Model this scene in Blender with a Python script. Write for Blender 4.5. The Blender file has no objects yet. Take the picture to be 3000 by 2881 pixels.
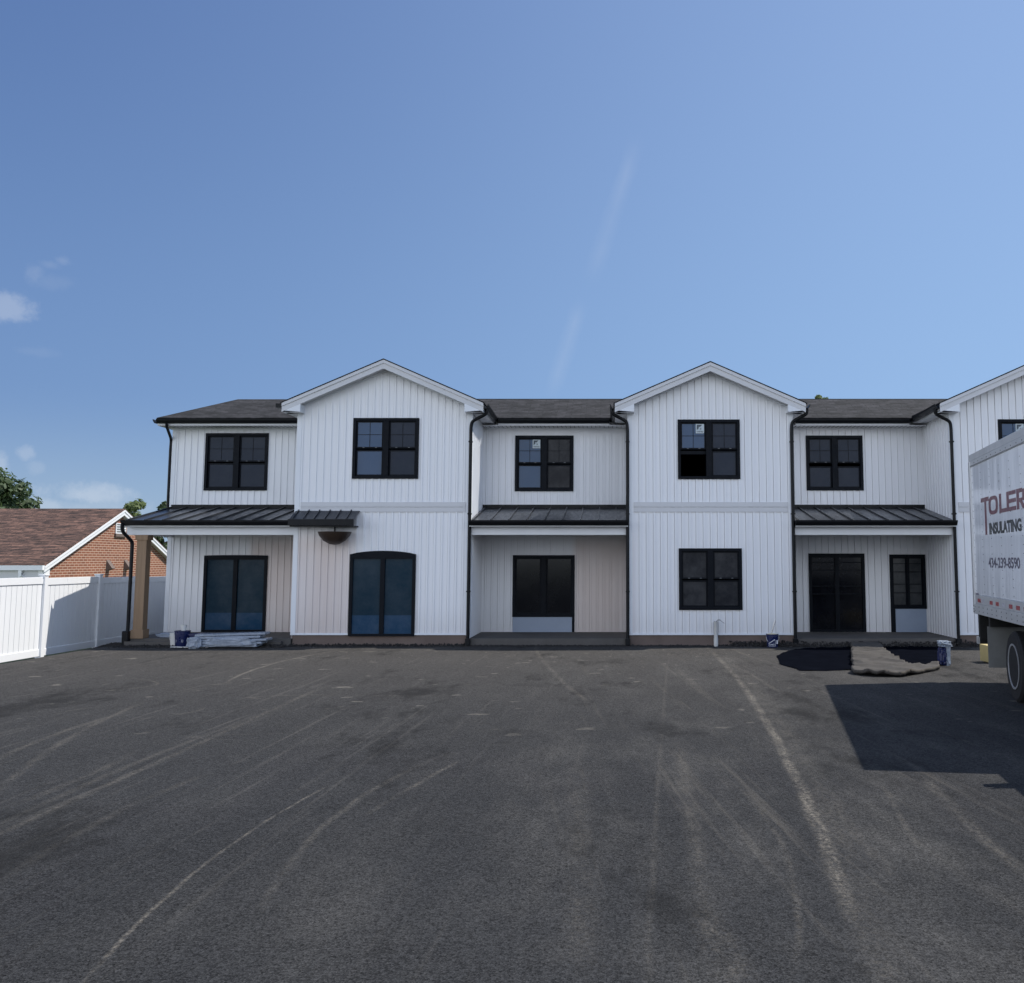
import bpy, bmesh, math, random
from mathutils import Vector, Matrix, noise
random.seed(7)
sc = bpy.context.scene
COL = sc.collection
# ------------------------------------------------------------------ camera model
F = 2889.0; TILT = math.radians(6); H = 1.93; CX = 1800.0; CY = 1640 - F*math.tan(TILT)
def ray(u, v):
    a = (u-CX)/F; b = (CY-v)/F
    return Vector((a, math.cos(TILT)-b*math.sin(TILT), math.sin(TILT)+b*math.cos(TILT)))
def P(u, v, Y):
    d = ray(u, v); k = Y/d.y
    return Vector((d.x*k, Y, H+d.z*k))
def G(u, v, z=0.0):
    d = ray(u, v); k = (z-H)/d.z
    return Vector((d.x*k, d.y*k, z))

# ------------------------------------------------------------------ node helpers
class NT:
    def __init__(s, tree): s.t = tree; s.n = tree.nodes; s.l = tree.links
    def node(s, typ, **kw):
        n = s.n.new(typ)
        for k, v in kw.items(): setattr(n, k, v)
        return n
    def put(s, sock, val):
        if hasattr(val, 'links') or isinstance(val, bpy.types.NodeSocket): s.l.new(val, sock)
        else: sock.default_value = val
    def math(s, op, a, b=None, c=None, clamp=False):
        n = s.node('ShaderNodeMath', operation=op); n.use_clamp = clamp
        s.put(n.inputs[0], a)
        if b is not None: s.put(n.inputs[1], b)
        if c is not None: s.put(n.inputs[2], c)
        return n.outputs[0]
    def smooth(s, x, a, b, lo=0.0, hi=1.0):
        n = s.node('ShaderNodeMapRange', interpolation_type='SMOOTHSTEP')
        s.put(n.inputs[0], x)
        for i, v in enumerate((a, b, lo, hi)): s.put(n.inputs[i+1], v)
        return n.outputs[0]
    def mix(s, f, a, b, blend='MIX'):
        n = s.node('ShaderNodeMix', data_type='RGBA', blend_type=blend)
        s.put(n.inputs[0], f); s.put(n.inputs[6], a); s.put(n.inputs[7], b)
        return n.outputs[2]
    def noise(s, vec, scale, detail=4, rough=.55, dist=0.0):
        n = s.node('ShaderNodeTexNoise'); s.put(n.inputs['Vector'], vec)
        n.inputs['Scale'].default_value = scale; n.inputs['Detail'].default_value = detail
        n.inputs['Roughness'].default_value = rough; n.inputs['Distortion'].default_value = dist
        return n.outputs['Fac']
    def mapping(s, vec, scale=(1,1,1), loc=(0,0,0), rot=(0,0,0)):
        n = s.node('ShaderNodeMapping'); s.put(n.inputs[0], vec)
        n.inputs['Location'].default_value = loc; n.inputs['Rotation'].default_value = rot; n.inputs['Scale'].default_value = scale
        return n.outputs[0]
def c4(c): return (c[0], c[1], c[2], 1.0)
def newmat(name):
    m = bpy.data.materials.new(name); m.use_nodes = True
    t = NT(m.node_tree); b = m.node_tree.nodes['Principled BSDF']
    pos = t.node('ShaderNodeNewGeometry').outputs['Position']
    return m, t, b, pos
def simple(name, col, rough=.6, metal=0.0, var=.12, scale=3.0, bump=0.0, bscale=40.0, spec=.5, coat=0.0, stretch=(1,1,1), object_space=False):
    m, t, b, pos = newmat(name)
    if object_space: pos = t.node('ShaderNodeTexCoord').outputs['Object']
    v = t.mapping(pos, stretch)
    n = t.noise(v, scale, 5, .6)
    lo = tuple(max(0, x*(1-var)) for x in col); hi = tuple(min(1, x*(1+var)) for x in col)
    t.put(b.inputs['Base Color'], t.mix(n, c4(lo), c4(hi)))
    b.inputs['Metallic'].default_value = metal
    b.inputs['Specular IOR Level'].default_value = spec
    if coat: b.inputs['Coat Weight'].default_value = coat
    n2 = t.noise(v, scale*3.1, 3, .6)
    t.put(b.inputs['Roughness'], t.smooth(n2, .2, .8, max(.02, rough-.08), min(1, rough+.08)))
    if bump:
        bn = t.node('ShaderNodeBump'); bn.inputs['Strength'].default_value = bump; bn.inputs['Distance'].default_value = .01
        t.put(bn.inputs['Height'], t.noise(v, bscale, 4, .6)); t.l.new(bn.outputs[0], b.inputs['Normal'])
    return m
M = {}
def siding_material(name, base, warm):
    m, t, b, pos = newmat(name)
    sx = t.node('ShaderNodeSeparateXYZ'); t.put(sx.inputs[0], pos)
    v = t.mapping(pos, (1, 1, .25))
    n = t.noise(v, .9, 5, .6)
    col = t.mix(n, c4([x*.93 for x in base]), c4([min(1, x*1.04) for x in base]))
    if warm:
        # warm beige bands on the lower storey, broken up by noise
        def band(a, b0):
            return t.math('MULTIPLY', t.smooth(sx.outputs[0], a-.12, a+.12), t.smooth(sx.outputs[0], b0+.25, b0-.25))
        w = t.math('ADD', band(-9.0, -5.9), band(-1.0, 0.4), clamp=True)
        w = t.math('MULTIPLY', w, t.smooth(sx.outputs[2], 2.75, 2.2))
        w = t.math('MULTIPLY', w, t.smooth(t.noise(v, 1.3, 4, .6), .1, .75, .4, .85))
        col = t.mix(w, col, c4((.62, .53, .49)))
    # splash dirt near the bottom
    d = t.math('MULTIPLY', t.smooth(sx.outputs[2], 1.0, .15), t.noise(t.mapping(pos, (1,1,.5)), 3.0, 6, .7))
    col = t.mix(t.math('MULTIPLY', d, .35), col, c4((.40, .36, .33)))
    t.put(b.inputs['Base Color'], col)
    b.inputs['Roughness'].default_value = .42
    bn = t.node('ShaderNodeBump'); bn.inputs['Strength'].default_value = .25; bn.inputs['Distance'].default_value = .01
    t.put(bn.inputs['Height'], t.noise(t.mapping(pos, (1,1,.3)), 2.5, 3, .5)); t.l.new(bn.outputs[0], b.inputs['Normal'])
    return m
M['siding'] = siding_material('white_siding', (.80, .815, .84), True)
M['trim'] = simple('white_trim', (.72, .75, .79), .4, var=.05, scale=1.5)
M['rake'] = simple('rake_trim', (.58, .59, .61), .4, var=.05)
M['soffit'] = simple('white_soffit', (.55, .56, .58), .5, var=.05)
M['fence'] = simple('white_vinyl', (.78, .79, .80), .35, var=.04, scale=1.0)
M['blackmetal'] = simple('black_aluminium', (.005, .006, .008), .4, var=.3, scale=2, spec=.2)
M['frame'] = simple('black_window_frame', (.003, .005, .009), .5, var=.2, spec=.12)
M['seam'] = simple('charcoal_metal_roof', (.035, .038, .045), .33, metal=.35, var=.35, scale=1.6, stretch=(3,.5,1), bump=.1, bscale=6)
M['concrete'] = simple('concrete', (.095, .088, .082), .9, var=.3, scale=2.5, bump=.4, bscale=30)
M['found'] = simple('brown_foundation', (.15, .115, .10), .9, var=.35, scale=1.6, bump=.5, bscale=25)
M['wood'] = simple('raw_timber', (.25, .165, .098), .65, var=.3, scale=3, stretch=(6,6,.35), bump=.2, bscale=14)
M['interior'] = simple('dark_interior', (.02, .02, .022), .9, var=.2)
M['whiteplastic'] = simple('white_plastic', (.7, .7, .68), .35, var=.08)
M['blueplastic'] = simple('navy_plastic', (.008, .015, .075), .3, var=.2)
M['paste'] = simple('cream_paste', (.7, .62, .42), .6, var=.15)
M['steel'] = simple('worn_steel', (.55, .55, .54), .3, metal=.8, var=.15)
M['rubber'] = simple('black_rubber', (.006, .006, .007), .8, var=.3, scale=12)
M['shadow_sheet'] = simple('painted_shadow', (.0042, .0050, .0080), .95, var=.5, scale=3, bump=.3, bscale=5, spec=.0)  # near-black colour of the sheets that stand in for cast shadow
M['drop'] = simple('grey_drop_cloth', (.058, .052, .046), .9, var=.55, scale=2.2, bump=.7, bscale=5)
M['film'] = simple('clear_white_film', (.27, .31, .37), .25, var=.4, scale=6, bump=.8, bscale=12)
M['yellow'] = simple('yellow_painted_wood', (.50, .40, .18), .6, var=.15, scale=5)
M['soil'] = simple('dark_gravel_soil', (.03, .027, .025), .95, var=.8, scale=14, bump=1, bscale=60)
M['grass'] = simple('rough_grass', (.06, .085, .03), .95, var=.5, scale=1.2, bump=1, bscale=30)
M['brown'] = simple('brown_bowl', (.028, .016, .010), .5, var=.3)
M['aluminium'] = simple('brushed_aluminium', (.60, .61, .62), .38, metal=.55, var=.18, scale=3)
M['blackpaint'] = simple('black_chassis', (.006, .006, .006), .7, var=.3)
M['flap'] = simple('grey_mud_flap', (.16, .165, .16), .75, var=.35, scale=4, object_space=True)
M['red'] = simple('red_reflector', (.30, .02, .025), .3, var=.1)
M['silvertape'] = simple('silver_reflector', (.45, .45, .5), .3, var=.1)
M['maroon'] = simple('maroon_vinyl_lettering', (.16, .055, .075), .35, var=.12)
M['blackletter'] = simple('black_vinyl_lettering', (.01, .014, .018), .35, var=.1)
M['greyletter'] = simple('slate_vinyl_lettering', (.085, .075, .12), .35, var=.1)
M['navyglass'] = None
M['bark'] = simple('tree_bark', (.07, .05, .035), .9, var=.4, scale=6, bump=1, bscale=20)
M['sticker'] = simple('sticker_paper', (.50, .58, .62), .5, var=.05)
M['stickerink'] = simple('sticker_ink', (.06, .08, .10), .5, var=.05)
M['rimpaint'] = simple('grey_painted_rim', (.26,.27,.28), .5, metal=.1, var=.2, scale=6)
M['lock'] = simple('sash_lock_grey', (.10,.11,.12), .5)
M['wire'] = simple('grey_wire', (.2, .2, .2), .5)
M['pvc'] = simple('pale_pvc_pipe', (.50, .50, .48), .5, var=.15, scale=5)
M['cream'] = simple('logo_white', (.6, .62, .66), .5)

def glass_material(name, base, fac, dust, rough=.03):
    m, t, b, pos = newmat(name)
    n = t.noise(t.mapping(pos, (1,1,1)), 1.8, 6, .7)
    t.put(b.inputs['Base Color'], t.mix(t.smooth(n, .3, .75), c4(base), c4([x+dust for x in base])))
    b.inputs['Roughness'].default_value = rough
    b.inputs['Specular IOR Level'].default_value = fac
    bn = t.node('ShaderNodeBump'); bn.inputs['Strength'].default_value = .04; bn.inputs['Distance'].default_value = .01
    t.put(bn.inputs['Height'], t.noise(pos, 1.5, 2, .5)); t.l.new(bn.outputs[0], b.inputs['Normal'])
    return m
M['glass_sky'] = glass_material('clear_pane', (.020, .062, .135), .3, .01)
M['glass_screen'] = glass_material('screened_pane', (.007, .016, .034), .18, .010, .25)
M['glass_dusty'] = glass_material('dusty_pane', (.005, .007, .012), .15, .04, .2)
M['glass_grey'] = glass_material('hazy_grey_pane', (.020, .024, .028), .3, .035, .2)
M['glass_black'] = glass_material('black_pane', (.002, .003, .006), .25, .006, .1)
M['glass_navy'] = glass_material('navy_pane', (.002, .021, .040), .15, .02, .2)
M['glass_blue'] = glass_material('blue_pane', (.005, .040, .092), .2, .03, .2)
M['panelblue'] = simple('pale_blue_panel', (.27, .33, .43), .4, var=.1)

def shingles(name, c1, c2, c3, w, h, fm=(2.6,5.5,3)):
    m, t, b, pos = newmat(name)
    br = t.node('ShaderNodeTexBrick', offset=.37, offset_frequency=2)
    s = t.node('ShaderNodeSeparateXYZ'); t.put(s.inputs[0], pos)
    cmb = t.node('ShaderNodeCombineXYZ')
    t.put(cmb.inputs[0], s.outputs[0]); t.put(cmb.inputs[1], t.math('ADD', s.outputs[1], t.math('MULTIPLY', s.outputs[2], .25)))
    t.put(br.inputs['Vector'], cmb.outputs[0])
    br.inputs['Scale'].default_value = 1; br.inputs['Brick Width'].default_value = w; br.inputs['Row Height'].default_value = h
    br.inputs['Mortar Size'].default_value = .012; br.inputs['Mortar Smooth'].default_value = .4; br.inputs['Bias'].default_value = 0
    br.inputs['Color1'].default_value = c4(c1); br.inputs['Color2'].default_value = c4(c2); br.inputs['Mortar'].default_value = c4(c3)
    n = t.noise(t.mapping(pos, (1,4,4)), 2.2, 6, .75)
    fine = t.smooth(t.noise(t.mapping(pos, fm), 1.0, 3, .8), .3, .7)
    col = t.mix(t.smooth(n, .3, .7, 0, .7), br.outputs['Color'], c4([x*.45 for x in c1]), 'MIX')
    col = t.mix(.9, col, t.mix(fine, c4((.0,.0,.0)), c4((2.1,2.1,2.1))), 'MULTIPLY')
    t.put(b.inputs['Base Color'], col)
    b.inputs['Roughness'].default_value = .95
    bn = t.node('ShaderNodeBump'); bn.inputs['Strength'].default_value = .6; bn.inputs['Distance'].default_value = .02
    t.put(bn.inputs['Height'], br.outputs['Fac']); bn.invert = True; t.l.new(bn.outputs[0], b.inputs['Normal'])
    return m
M['shingle'] = shingles('charcoal_shingle', (.027,.026,.029), (.008,.008,.009), (.003,.003,.003), .36, .15)
M['shingle_brown'] = shingles('brown_shingle', (.15,.082,.06), (.05,.028,.022), (.018,.010,.009), .42, .145, (2.2,13,9))
def bricks():
    m, t, b, pos = newmat('orange_brick')
    br = t.node('ShaderNodeTexBrick', offset=.5)
    s = t.node('ShaderNodeSeparateXYZ'); t.put(s.inputs[0], pos)
    cmb = t.node('ShaderNodeCombineXYZ'); t.put(cmb.inputs[0], t.math('ADD', s.outputs[0], s.outputs[1])); t.put(cmb.inputs[1], s.outputs[2])
    t.put(br.inputs['Vector'], cmb.outputs[0])
    br.inputs['Scale'].default_value = 1; br.inputs['Brick Width'].default_value = .27; br.inputs['Row Height'].default_value = .085
    br.inputs['Mortar Size'].default_value = .009; br.inputs['Mortar Smooth'].default_value = .2; br.inputs['Bias'].default_value = -.2
    br.inputs['Color1'].default_value = (.25,.092,.048,1); br.inputs['Color2'].default_value = (.17,.062,.034,1); br.inputs['Mortar'].default_value = (.55,.42,.33,1)
    n = t.noise(pos, 1.5, 5, .7)
    t.put(b.inputs['Base Color'], t.mix(.5, br.outputs['Color'], t.mix(n, c4((.6,.6,.6)), c4((1.25,1.2,1.15))), 'MULTIPLY'))
    b.inputs['Roughness'].default_value = .9
    return m
M['brick'] = bricks()
def truckpaint():
    m, t, b, pos = newmat('white_truck_paint')
    o = t.node('ShaderNodeTexCoord').outputs['Object']
    n = t.noise(t.mapping(o, (1,1.5,.5)), 1.4, 5, .65)
    col = t.mix(n, c4((.74,.77,.82)), c4((.83,.86,.90)))
    s = t.node('ShaderNodeSeparateXYZ'); t.put(s.inputs[0], o)
    dirt = t.math('MULTIPLY', t.smooth(s.outputs[2], 1.9, 1.15), t.noise(t.mapping(o, (1,3,1)), 2.5, 6, .7))
    col = t.mix(t.math('MULTIPLY', dirt, .35), col, c4((.30,.28,.25)))
    t.put(b.inputs['Base Color'], col)
    b.inputs['Roughness'].default_value = .12; b.inputs['Specular IOR Level'].default_value = .6
    bn = t.node('ShaderNodeBump'); bn.inputs['Strength'].default_value = .35; bn.inputs['Distance'].default_value = .03
    t.put(bn.inputs['Height'], t.noise(t.mapping(o, (1,2.2,.45)), 1.6, 2, .45)); t.l.new(bn.outputs[0], b.inputs['Normal'])
    return m
M['truck'] = truckpaint()
def leafmat(name, a, bcol):
    m, t, b, pos = newmat(name)
    o = t.node('ShaderNodeTexCoord').outputs['Object']
    n = t.noise(o, 1.1, 3, .6); n2 = t.noise(o, 9, 2, .6)
    t.put(b.inputs['Base Color'], t.mix(t.math('MULTIPLY', t.math('ADD', n, n2), .5), c4(a), c4(bcol)))
    b.inputs['Roughness'].default_value = .6
    tr = t.node('ShaderNodeBsdfTranslucent'); t.put(tr.inputs[0], c4([x*1.2 for x in bcol]))
    mx = t.node('ShaderNodeMixShader'); mx.inputs[0].default_value = .3
    t.l.new(b.outputs[0], mx.inputs[1]); t.l.new(tr.outputs[0], mx.inputs[2])
    t.l.new(mx.outputs[0], m.node_tree.nodes['Material Output'].inputs[0])
    return m
M['leaf_dark'] = leafmat('dark_leaves', (.025,.045,.018), (.085,.13,.05))
M['leaf_light'] = leafmat('light_leaves', (.05,.075,.02), (.17,.22,.07))

# ---- asphalt with dusty tyre tracks
def asphalt():
    m, t, b, pos = newmat('asphalt')
    s = t.node('ShaderNodeSeparateXYZ'); t.put(s.inputs[0], pos)
    X, Y = s.outputs[0], s.outputs[1]
    wob = t.math('MULTIPLY', t.math('SUBTRACT', t.noise(pos, .45, 3, .75), .5), .10)
    Xw = t.math('ADD', X, wob)
    grain = t.noise(pos, 60, 3, .75)
    vor = t.node('ShaderNodeTexVoronoi'); t.put(vor.inputs['Vector'], pos); vor.inputs['Scale'].default_value = 105
    vr = t.node('ShaderNodeTexVoronoi'); t.put(vr.inputs['Vector'], pos); vr.inputs['Scale'].default_value = 52
    big = t.noise(pos, .28, 4, .6)
    mid = t.noise(t.mapping(pos, (1, .35, 1), rot=(0,0,.25)), 1.1, 4, .65)
    ygrad = t.smooth(Y, 7, 22)
    col = t.mix(big, c4((.0205,.0210,.0222)), c4((.0400,.0406,.0422)))
    col = t.mix(ygrad, col, c4((.058,.055,.052)))  # far end lighter: grazing sheen put into the base colour
    # dusty tan haze in the right half
    dust = t.math('MULTIPLY', t.smooth(mid, .40, .80), t.math('ADD', .25, t.math('MULTIPLY', t.smooth(X, -4, 1.5), .65)))
    col = t.mix(dust, col, c4((.066,.064,.061)))
    # per-stone variation
    st = t.node('ShaderNodeSeparateColor'); t.put(st.inputs[0], vor.outputs['Color'])
    st2 = t.node('ShaderNodeSeparateColor'); t.put(st2.inputs[0], vr.outputs['Color'])
    k = t.math('ADD', t.math('MULTIPLY', st.outputs[0], .85), t.math('MULTIPLY', st2.outputs[0], .5))
    k = t.math('ADD', k, t.math('MULTIPLY', grain, .7))
    k = t.math('MAXIMUM', .12, t.math('MULTIPLY_ADD', t.math('SUBTRACT', k, 1.02), 1.15, 1.08))
    stone = t.node('ShaderNodeCombineXYZ')
    for i in range(3): t.put(stone.inputs[i], k)
    col = t.mix(.95, col, stone.outputs[0], 'MULTIPLY')
    # open-textured dark pits, coarser in patches near the camera
    rough_p = t.smooth(t.noise(pos, .55, 4, .65), .42, .62)
    rough_p = t.math('MULTIPLY', rough_p, t.smooth(Y, 11, 5.5, .35, 1))
    pit = t.smooth(t.noise(pos, 50, 3, .8), .50, .38)
    col = t.mix(t.math('MULTIPLY', pit, t.math('MULTIPLY', rough_p, .75)), col, c4((.005,.005,.005)))
    lite = t.smooth(t.noise(pos, 48, 2, .8), .62, .72)
    col = t.mix(t.math('MULTIPLY', lite, .22), col, c4((.14,.135,.13)))
    # streaks
    brk = t.noise(t.mapping(pos, (1, .5, 1)), 2.6, 4, .8)
    fib = t.noise(pos, 26, 3, .8)
    acc = None
    def fit(pts):
        g = [G(u, v) for u, v in pts]
        # least squares quadratic X(Y)
        n = 3 if len(g) > 2 else 2
        A = [[sum(p.y**(i+j) for p in g) for j in range(n)] for i in range(n)]
        B = [sum(p.x*p.y**i for p in g) for i in range(n)]
        for i in range(n):
            pv = A[i][i]
            for j in range(i+1, n):
                f_ = A[j][i]/pv
                A[j] = [a-f_*c for a, c in zip(A[j], A[i])]; B[j] -= f_*B[i]
        x = [0]*n
        for i in reversed(range(n)): x[i] = (B[i]-sum(A[i][j]*x[j] for j in range(i+1, n)))/A[i][i]
        return x+[0]*(3-n), min(p.y for p in g), max(p.y for p in g)
    R = lambda L: [(1500+u/1.3067, 1880+v/1.3067) for u, v in L]
    Lf = lambda L: [(u/1.3067, 1880+v/1.3067) for u, v in L]
    tracks = [  # points, width, strength
        (R([(770,45),(910,190),(1010,390),(1150,680),(1290,980)]), .06, 1.25),
        (R([(790,45),(945,190),(1060,390),(1200,680),(1340,980)]), .14, .3),
        (R([(830,540),(985,660),(1040,860),(1085,1040),(1105,1190)]), .025, .35),
        (R([(640,400),(690,700),(745,1000),(780,1308)]), .07, .35),
        (R([(740,1010),(790,1150),(870,1308)]), .10, .45),
        (R([(600,60),(560,430),(568,560),(540,1000),(508,1300)]), .025, .28),
        (R([(1540,470),(1700,640),(1850,800),(1960,880)]), .06, .42),
        (R([(1220,600),(1330,760),(1450,890)]), .06, .3),
        (R([(1330,1080),(1400,1200),(1440,1308)]), .10, .3),
        (R([(890,110),(1020,190)]), .035, .5), (R([(640,110),(760,220)]), .07, .35),
        (R([(250,500),(262,800),(270,1200)]), .10, .25),
        (R([(1425,560),(1550,778)]), .03, .4),
        (R([(90,20),(170,130),(290,228)]), .05, .5),
        (Lf([(325,1300),(660,970),(830,820),(1050,660),(1250,560)]), .016, .9),
        (Lf([(0,750),(400,540),(720,400),(1060,270),(1210,180)]), .05, .5),
        (Lf([(0,700),(400,515),(720,385),(1060,262)]), .05, .35),
        (Lf([(0,560),(300,350),(520,245)]), .05, .5),
        (Lf([(0,640),(200,570),(500,430)]), .06, .35),
        (Lf([(1030,980),(1100,860),(1250,700),(1680,440)]), .035, .4),
        (Lf([(1420,650),(1740,465)]), .03, .5),
        (Lf([(60,880),(400,680),(760,520)]), .05, .3),
        (Lf([(0,210),(200,197),(430,140),(620,145)]), .035, .6),
        (Lf([(880,148),(1000,100),(1120,65),(1260,40)]), .035, 1.3),
        (Lf([(0,445),(200,360),(450,280)]), .05, .45),
        (Lf([(1000,220),(1140,205),(1360,200)]), .03, .7),
        (Lf([(1210,205),(1600,208),(1960,210)]), .035, .45),
        (Lf([(190,200),(360,175),(640,180)]), .03, .6),
        (Lf([(230,270),(360,252),(520,235)]), .03, .5),
        (Lf([(500,300),(600,290),(780,250)]), .03, .4),
        (Lf([(1020,335),(1140,328),(1270,335)]), .035, .4),
        (Lf([(860,375),(1150,350),(1440,345)]), .035, .35),
    ]
    for pts, w, k in tracks:
        (a, b1, c1), y0, y1 = fit(pts)
        fx = t.math('MULTIPLY_ADD', t.math('MULTIPLY_ADD', Y, c1, b1), Y, a)
        # slope normalised distance
        ym = (y0+y1)/2; sl = math.sqrt(1+(b1+2*c1*ym)**2)
        d = t.math('ABSOLUTE', t.math('DIVIDE', t.math('SUBTRACT', Xw, fx), sl))
        g_ = t.smooth(d, w*1.5, 0.0)
        e = max(.15, (y1-y0)*.12)
        g_ = t.math('MULTIPLY', g_, t.smooth(Y, y0-e, y0+e)); g_ = t.math('MULTIPLY', g_, t.smooth(Y, y1+e, y1-e))
        g_ = t.math('MULTIPLY', g_, k)
        acc = g_ if acc is None else t.math('MAXIMUM', acc, g_)
    acc = t.math('MULTIPLY', acc, t.smooth(brk, .32, .62, .1, 1))
    acc = t.math('MULTIPLY', acc, t.smooth(fib, .40, .66, .12, 1))
    col = t.mix(t.math('MINIMUM', t.math('MULTIPLY', acc, .85), 1.0), col, c4((.21,.19,.16)))
    # faint long parallel scuffs following the traffic on the left
    ang = t.mapping(t.mapping(pos, rot=(0, 0, math.radians(2))), (8.0, .22, 1), loc=(31, 7, 3))
    sc1 = t.smooth(t.noise(ang, 1.0, 4, .65), .54, .80)
    sc1 = t.math('MULTIPLY', sc1, t.math('MULTIPLY', t.smooth(X, 1, -3), .26))
    col = t.mix(sc1, col, c4((.20,.185,.165)))
    ang2 = t.mapping(t.mapping(pos, rot=(0, 0, math.radians(-6))), (7.0, .2, 1))
    sc2 = t.math('MULTIPLY', t.smooth(t.noise(ang2, .9, 4, .65), .54, .80), t.math('MULTIPLY', t.smooth(X, -1.5, 1), .27))
    col = t.mix(sc2, col, c4((.19,.172,.145)))
    # pale dried splashes farther off
    sp = t.math('MULTIPLY', t.smooth(t.noise(t.mapping(pos, (1.2, 1.6, 1)), 1.7, 3, .5), .66, .72), t.smooth(Y, 9, 14, 0, .5))
    col = t.mix(sp, col, c4((.20,.185,.16)))
    fl = t.math('MULTIPLY', t.smooth(t.noise(t.mapping(pos, (1, .5, 1)), 7, 4, .7), .62, .72), t.smooth(Y, 15, 22, 0, .7))
    col = t.mix(fl, col, c4((.30,.27,.23)))
    # darker worn patches
    dk = t.smooth(t.noise(t.mapping(pos, (1,.45,1)), .55, 5, .75), .52, .66)
    col = t.mix(t.math('MULTIPLY', dk, .6), col, c4((.010,.010,.010)))
    t.put(b.inputs['Base Color'], col)
    b.inputs['Roughness'].default_value = .9; b.inputs['Specular IOR Level'].default_value = .08
    bn = t.node('ShaderNodeBump'); bn.inputs['Strength'].default_value = .75; bn.inputs['Distance'].default_value = .006
    t.put(bn.inputs['Height'], t.math('ADD', vor.outputs['Distance'], t.math('MULTIPLY', grain, 1.0)))
    t.l.new(bn.outputs[0], b.inputs['Normal'])
    return m
M['asphalt'] = asphalt()

# ------------------------------------------------------------------ mesh helpers
class MB:
    def __init__(s): s.v = []; s.f = []
    def face(s, pts):
        i = len(s.v); s.v += [tuple(p) for p in pts]; s.f.append(tuple(range(i, i+len(pts))))
    def hexa(s, p):   # 8 points: bottom 4 (ccw), top 4
        i = len(s.v); s.v += [tuple(q) for q in p]
        for q in ((0,3,2,1),(4,5,6,7),(0,1,5,4),(1,2,6,5),(2,3,7,6),(3,0,4,7)): s.f.append(tuple(i+k for k in q))
    def box(s, x0, x1, y0, y1, z0, z1):
        s.hexa([(x0,y0,z0),(x1,y0,z0),(x1,y1,z0),(x0,y1,z0),(x0,y0,z1),(x1,y0,z1),(x1,y1,z1),(x0,y1,z1)])
    def prism(s, poly, n):   # poly: 3D points, n: extrusion vector
        k = len(poly); i = len(s.v); n = Vector(n)
        s.v += [tuple(p) for p in poly] + [tuple(Vector(p)+n) for p in poly]
        s.f.append(tuple(range(i, i+k))); s.f.append(tuple(i+k+j for j in reversed(range(k))))
        for j in range(k): s.f.append((i+j, i+(j+1)%k, i+k+(j+1)%k, i+k+j))
    def tube(s, pts, r, seg=10, sq=False, cap=True):
        pts = [Vector(p) for p in pts]; rings = []
        up = Vector((0,1,0)); n = 4 if sq else seg
        if not hasattr(r, '__len__'): r = [r]*len(pts)
        for j, p in enumerate(pts):
            d = (pts[min(j+1, len(pts)-1)]-pts[max(j-1, 0)]).normalized()
            a = d.cross(up)
            if a.length < .05: a = d.cross(Vector((1,0,0)))
            a.normalize(); b_ = d.cross(a).normalized(); ring = []
            for q in range(n):
                th = 2*math.pi*(q+(.5 if sq else 0))/n; rr = r[j]*(1.414 if sq else 1)
                ring.append(len(s.v)); s.v.append(tuple(p+a*math.cos(th)*rr+b_*math.sin(th)*rr))
            rings.append(ring)
        for A, B in zip(rings, rings[1:]):
            for q in range(n): s.f.append((A[q], A[(q+1)%n], B[(q+1)%n], B[q]))
        if cap: s.f.append(tuple(reversed(rings[0]))); s.f.append(tuple(rings[-1]))
    def lathe(s, prof, c, seg=28, ax='z'):   # prof (r, h)
        rings = []
        for r, h in prof:
            ring = []
            for q in range(seg):
                th = 2*math.pi*q/seg; ring.append(len(s.v))
                if ax == 'z': s.v.append((c[0]+r*math.cos(th), c[1]+r*math.sin(th), c[2]+h))
                else: s.v.append((c[0]+h, c[1]+r*math.cos(th), c[2]+r*math.sin(th)))
            rings.append(ring)
        for A, B in zip(rings, rings[1:]):
            for q in range(seg): s.f.append((A[q], A[(q+1)%seg], B[(q+1)%seg], B[q]))
        s.f.append(tuple(reversed(rings[0]))); s.f.append(tuple(rings[-1]))
    def build(s, name, mat, parent=None, bevel=0.0, smooth=False):
        me = bpy.data.meshes.new(name); me.from_pydata(s.v, [], s.f); me.materials.append(mat)
        bm = bmesh.new(); bm.from_mesh(me); bmesh.ops.recalc_face_normals(bm, faces=bm.faces); bm.to_mesh(me); bm.free()
        if smooth:
            for p in me.polygons: p.use_smooth = True
        o = bpy.data.objects.new(name, me); COL.objects.link(o)
        if parent: o.parent = parent
        if bevel:
            md = o.modifiers.new('bevel', 'BEVEL'); md.width = bevel; md.segments = 2; md.limit_method = 'ANGLE'
        if smooth and not bevel:
            md = o.modifiers.new('edges', 'EDGE_SPLIT'); md.split_angle = math.radians(40)
        return o
def tag(o, label=None, cat=None, group=None, kind=None):
    if label: o['label'] = label
    if cat: o['category'] = cat
    if group: o['group'] = group
    if kind: o['kind'] = kind
    return o
def empty(name, loc=(0,0,0), rz=0):
    o = bpy.data.objects.new(name, None); COL.objects.link(o); o.location = loc; o.rotation_euler = (0,0,rz); o.empty_display_size = .2
    return o
def boxpart(name, mat, parent, dims, bevel=0.0):
    m = MB(); m.box(*dims); return m.build(name, mat, parent, bevel)
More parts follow.
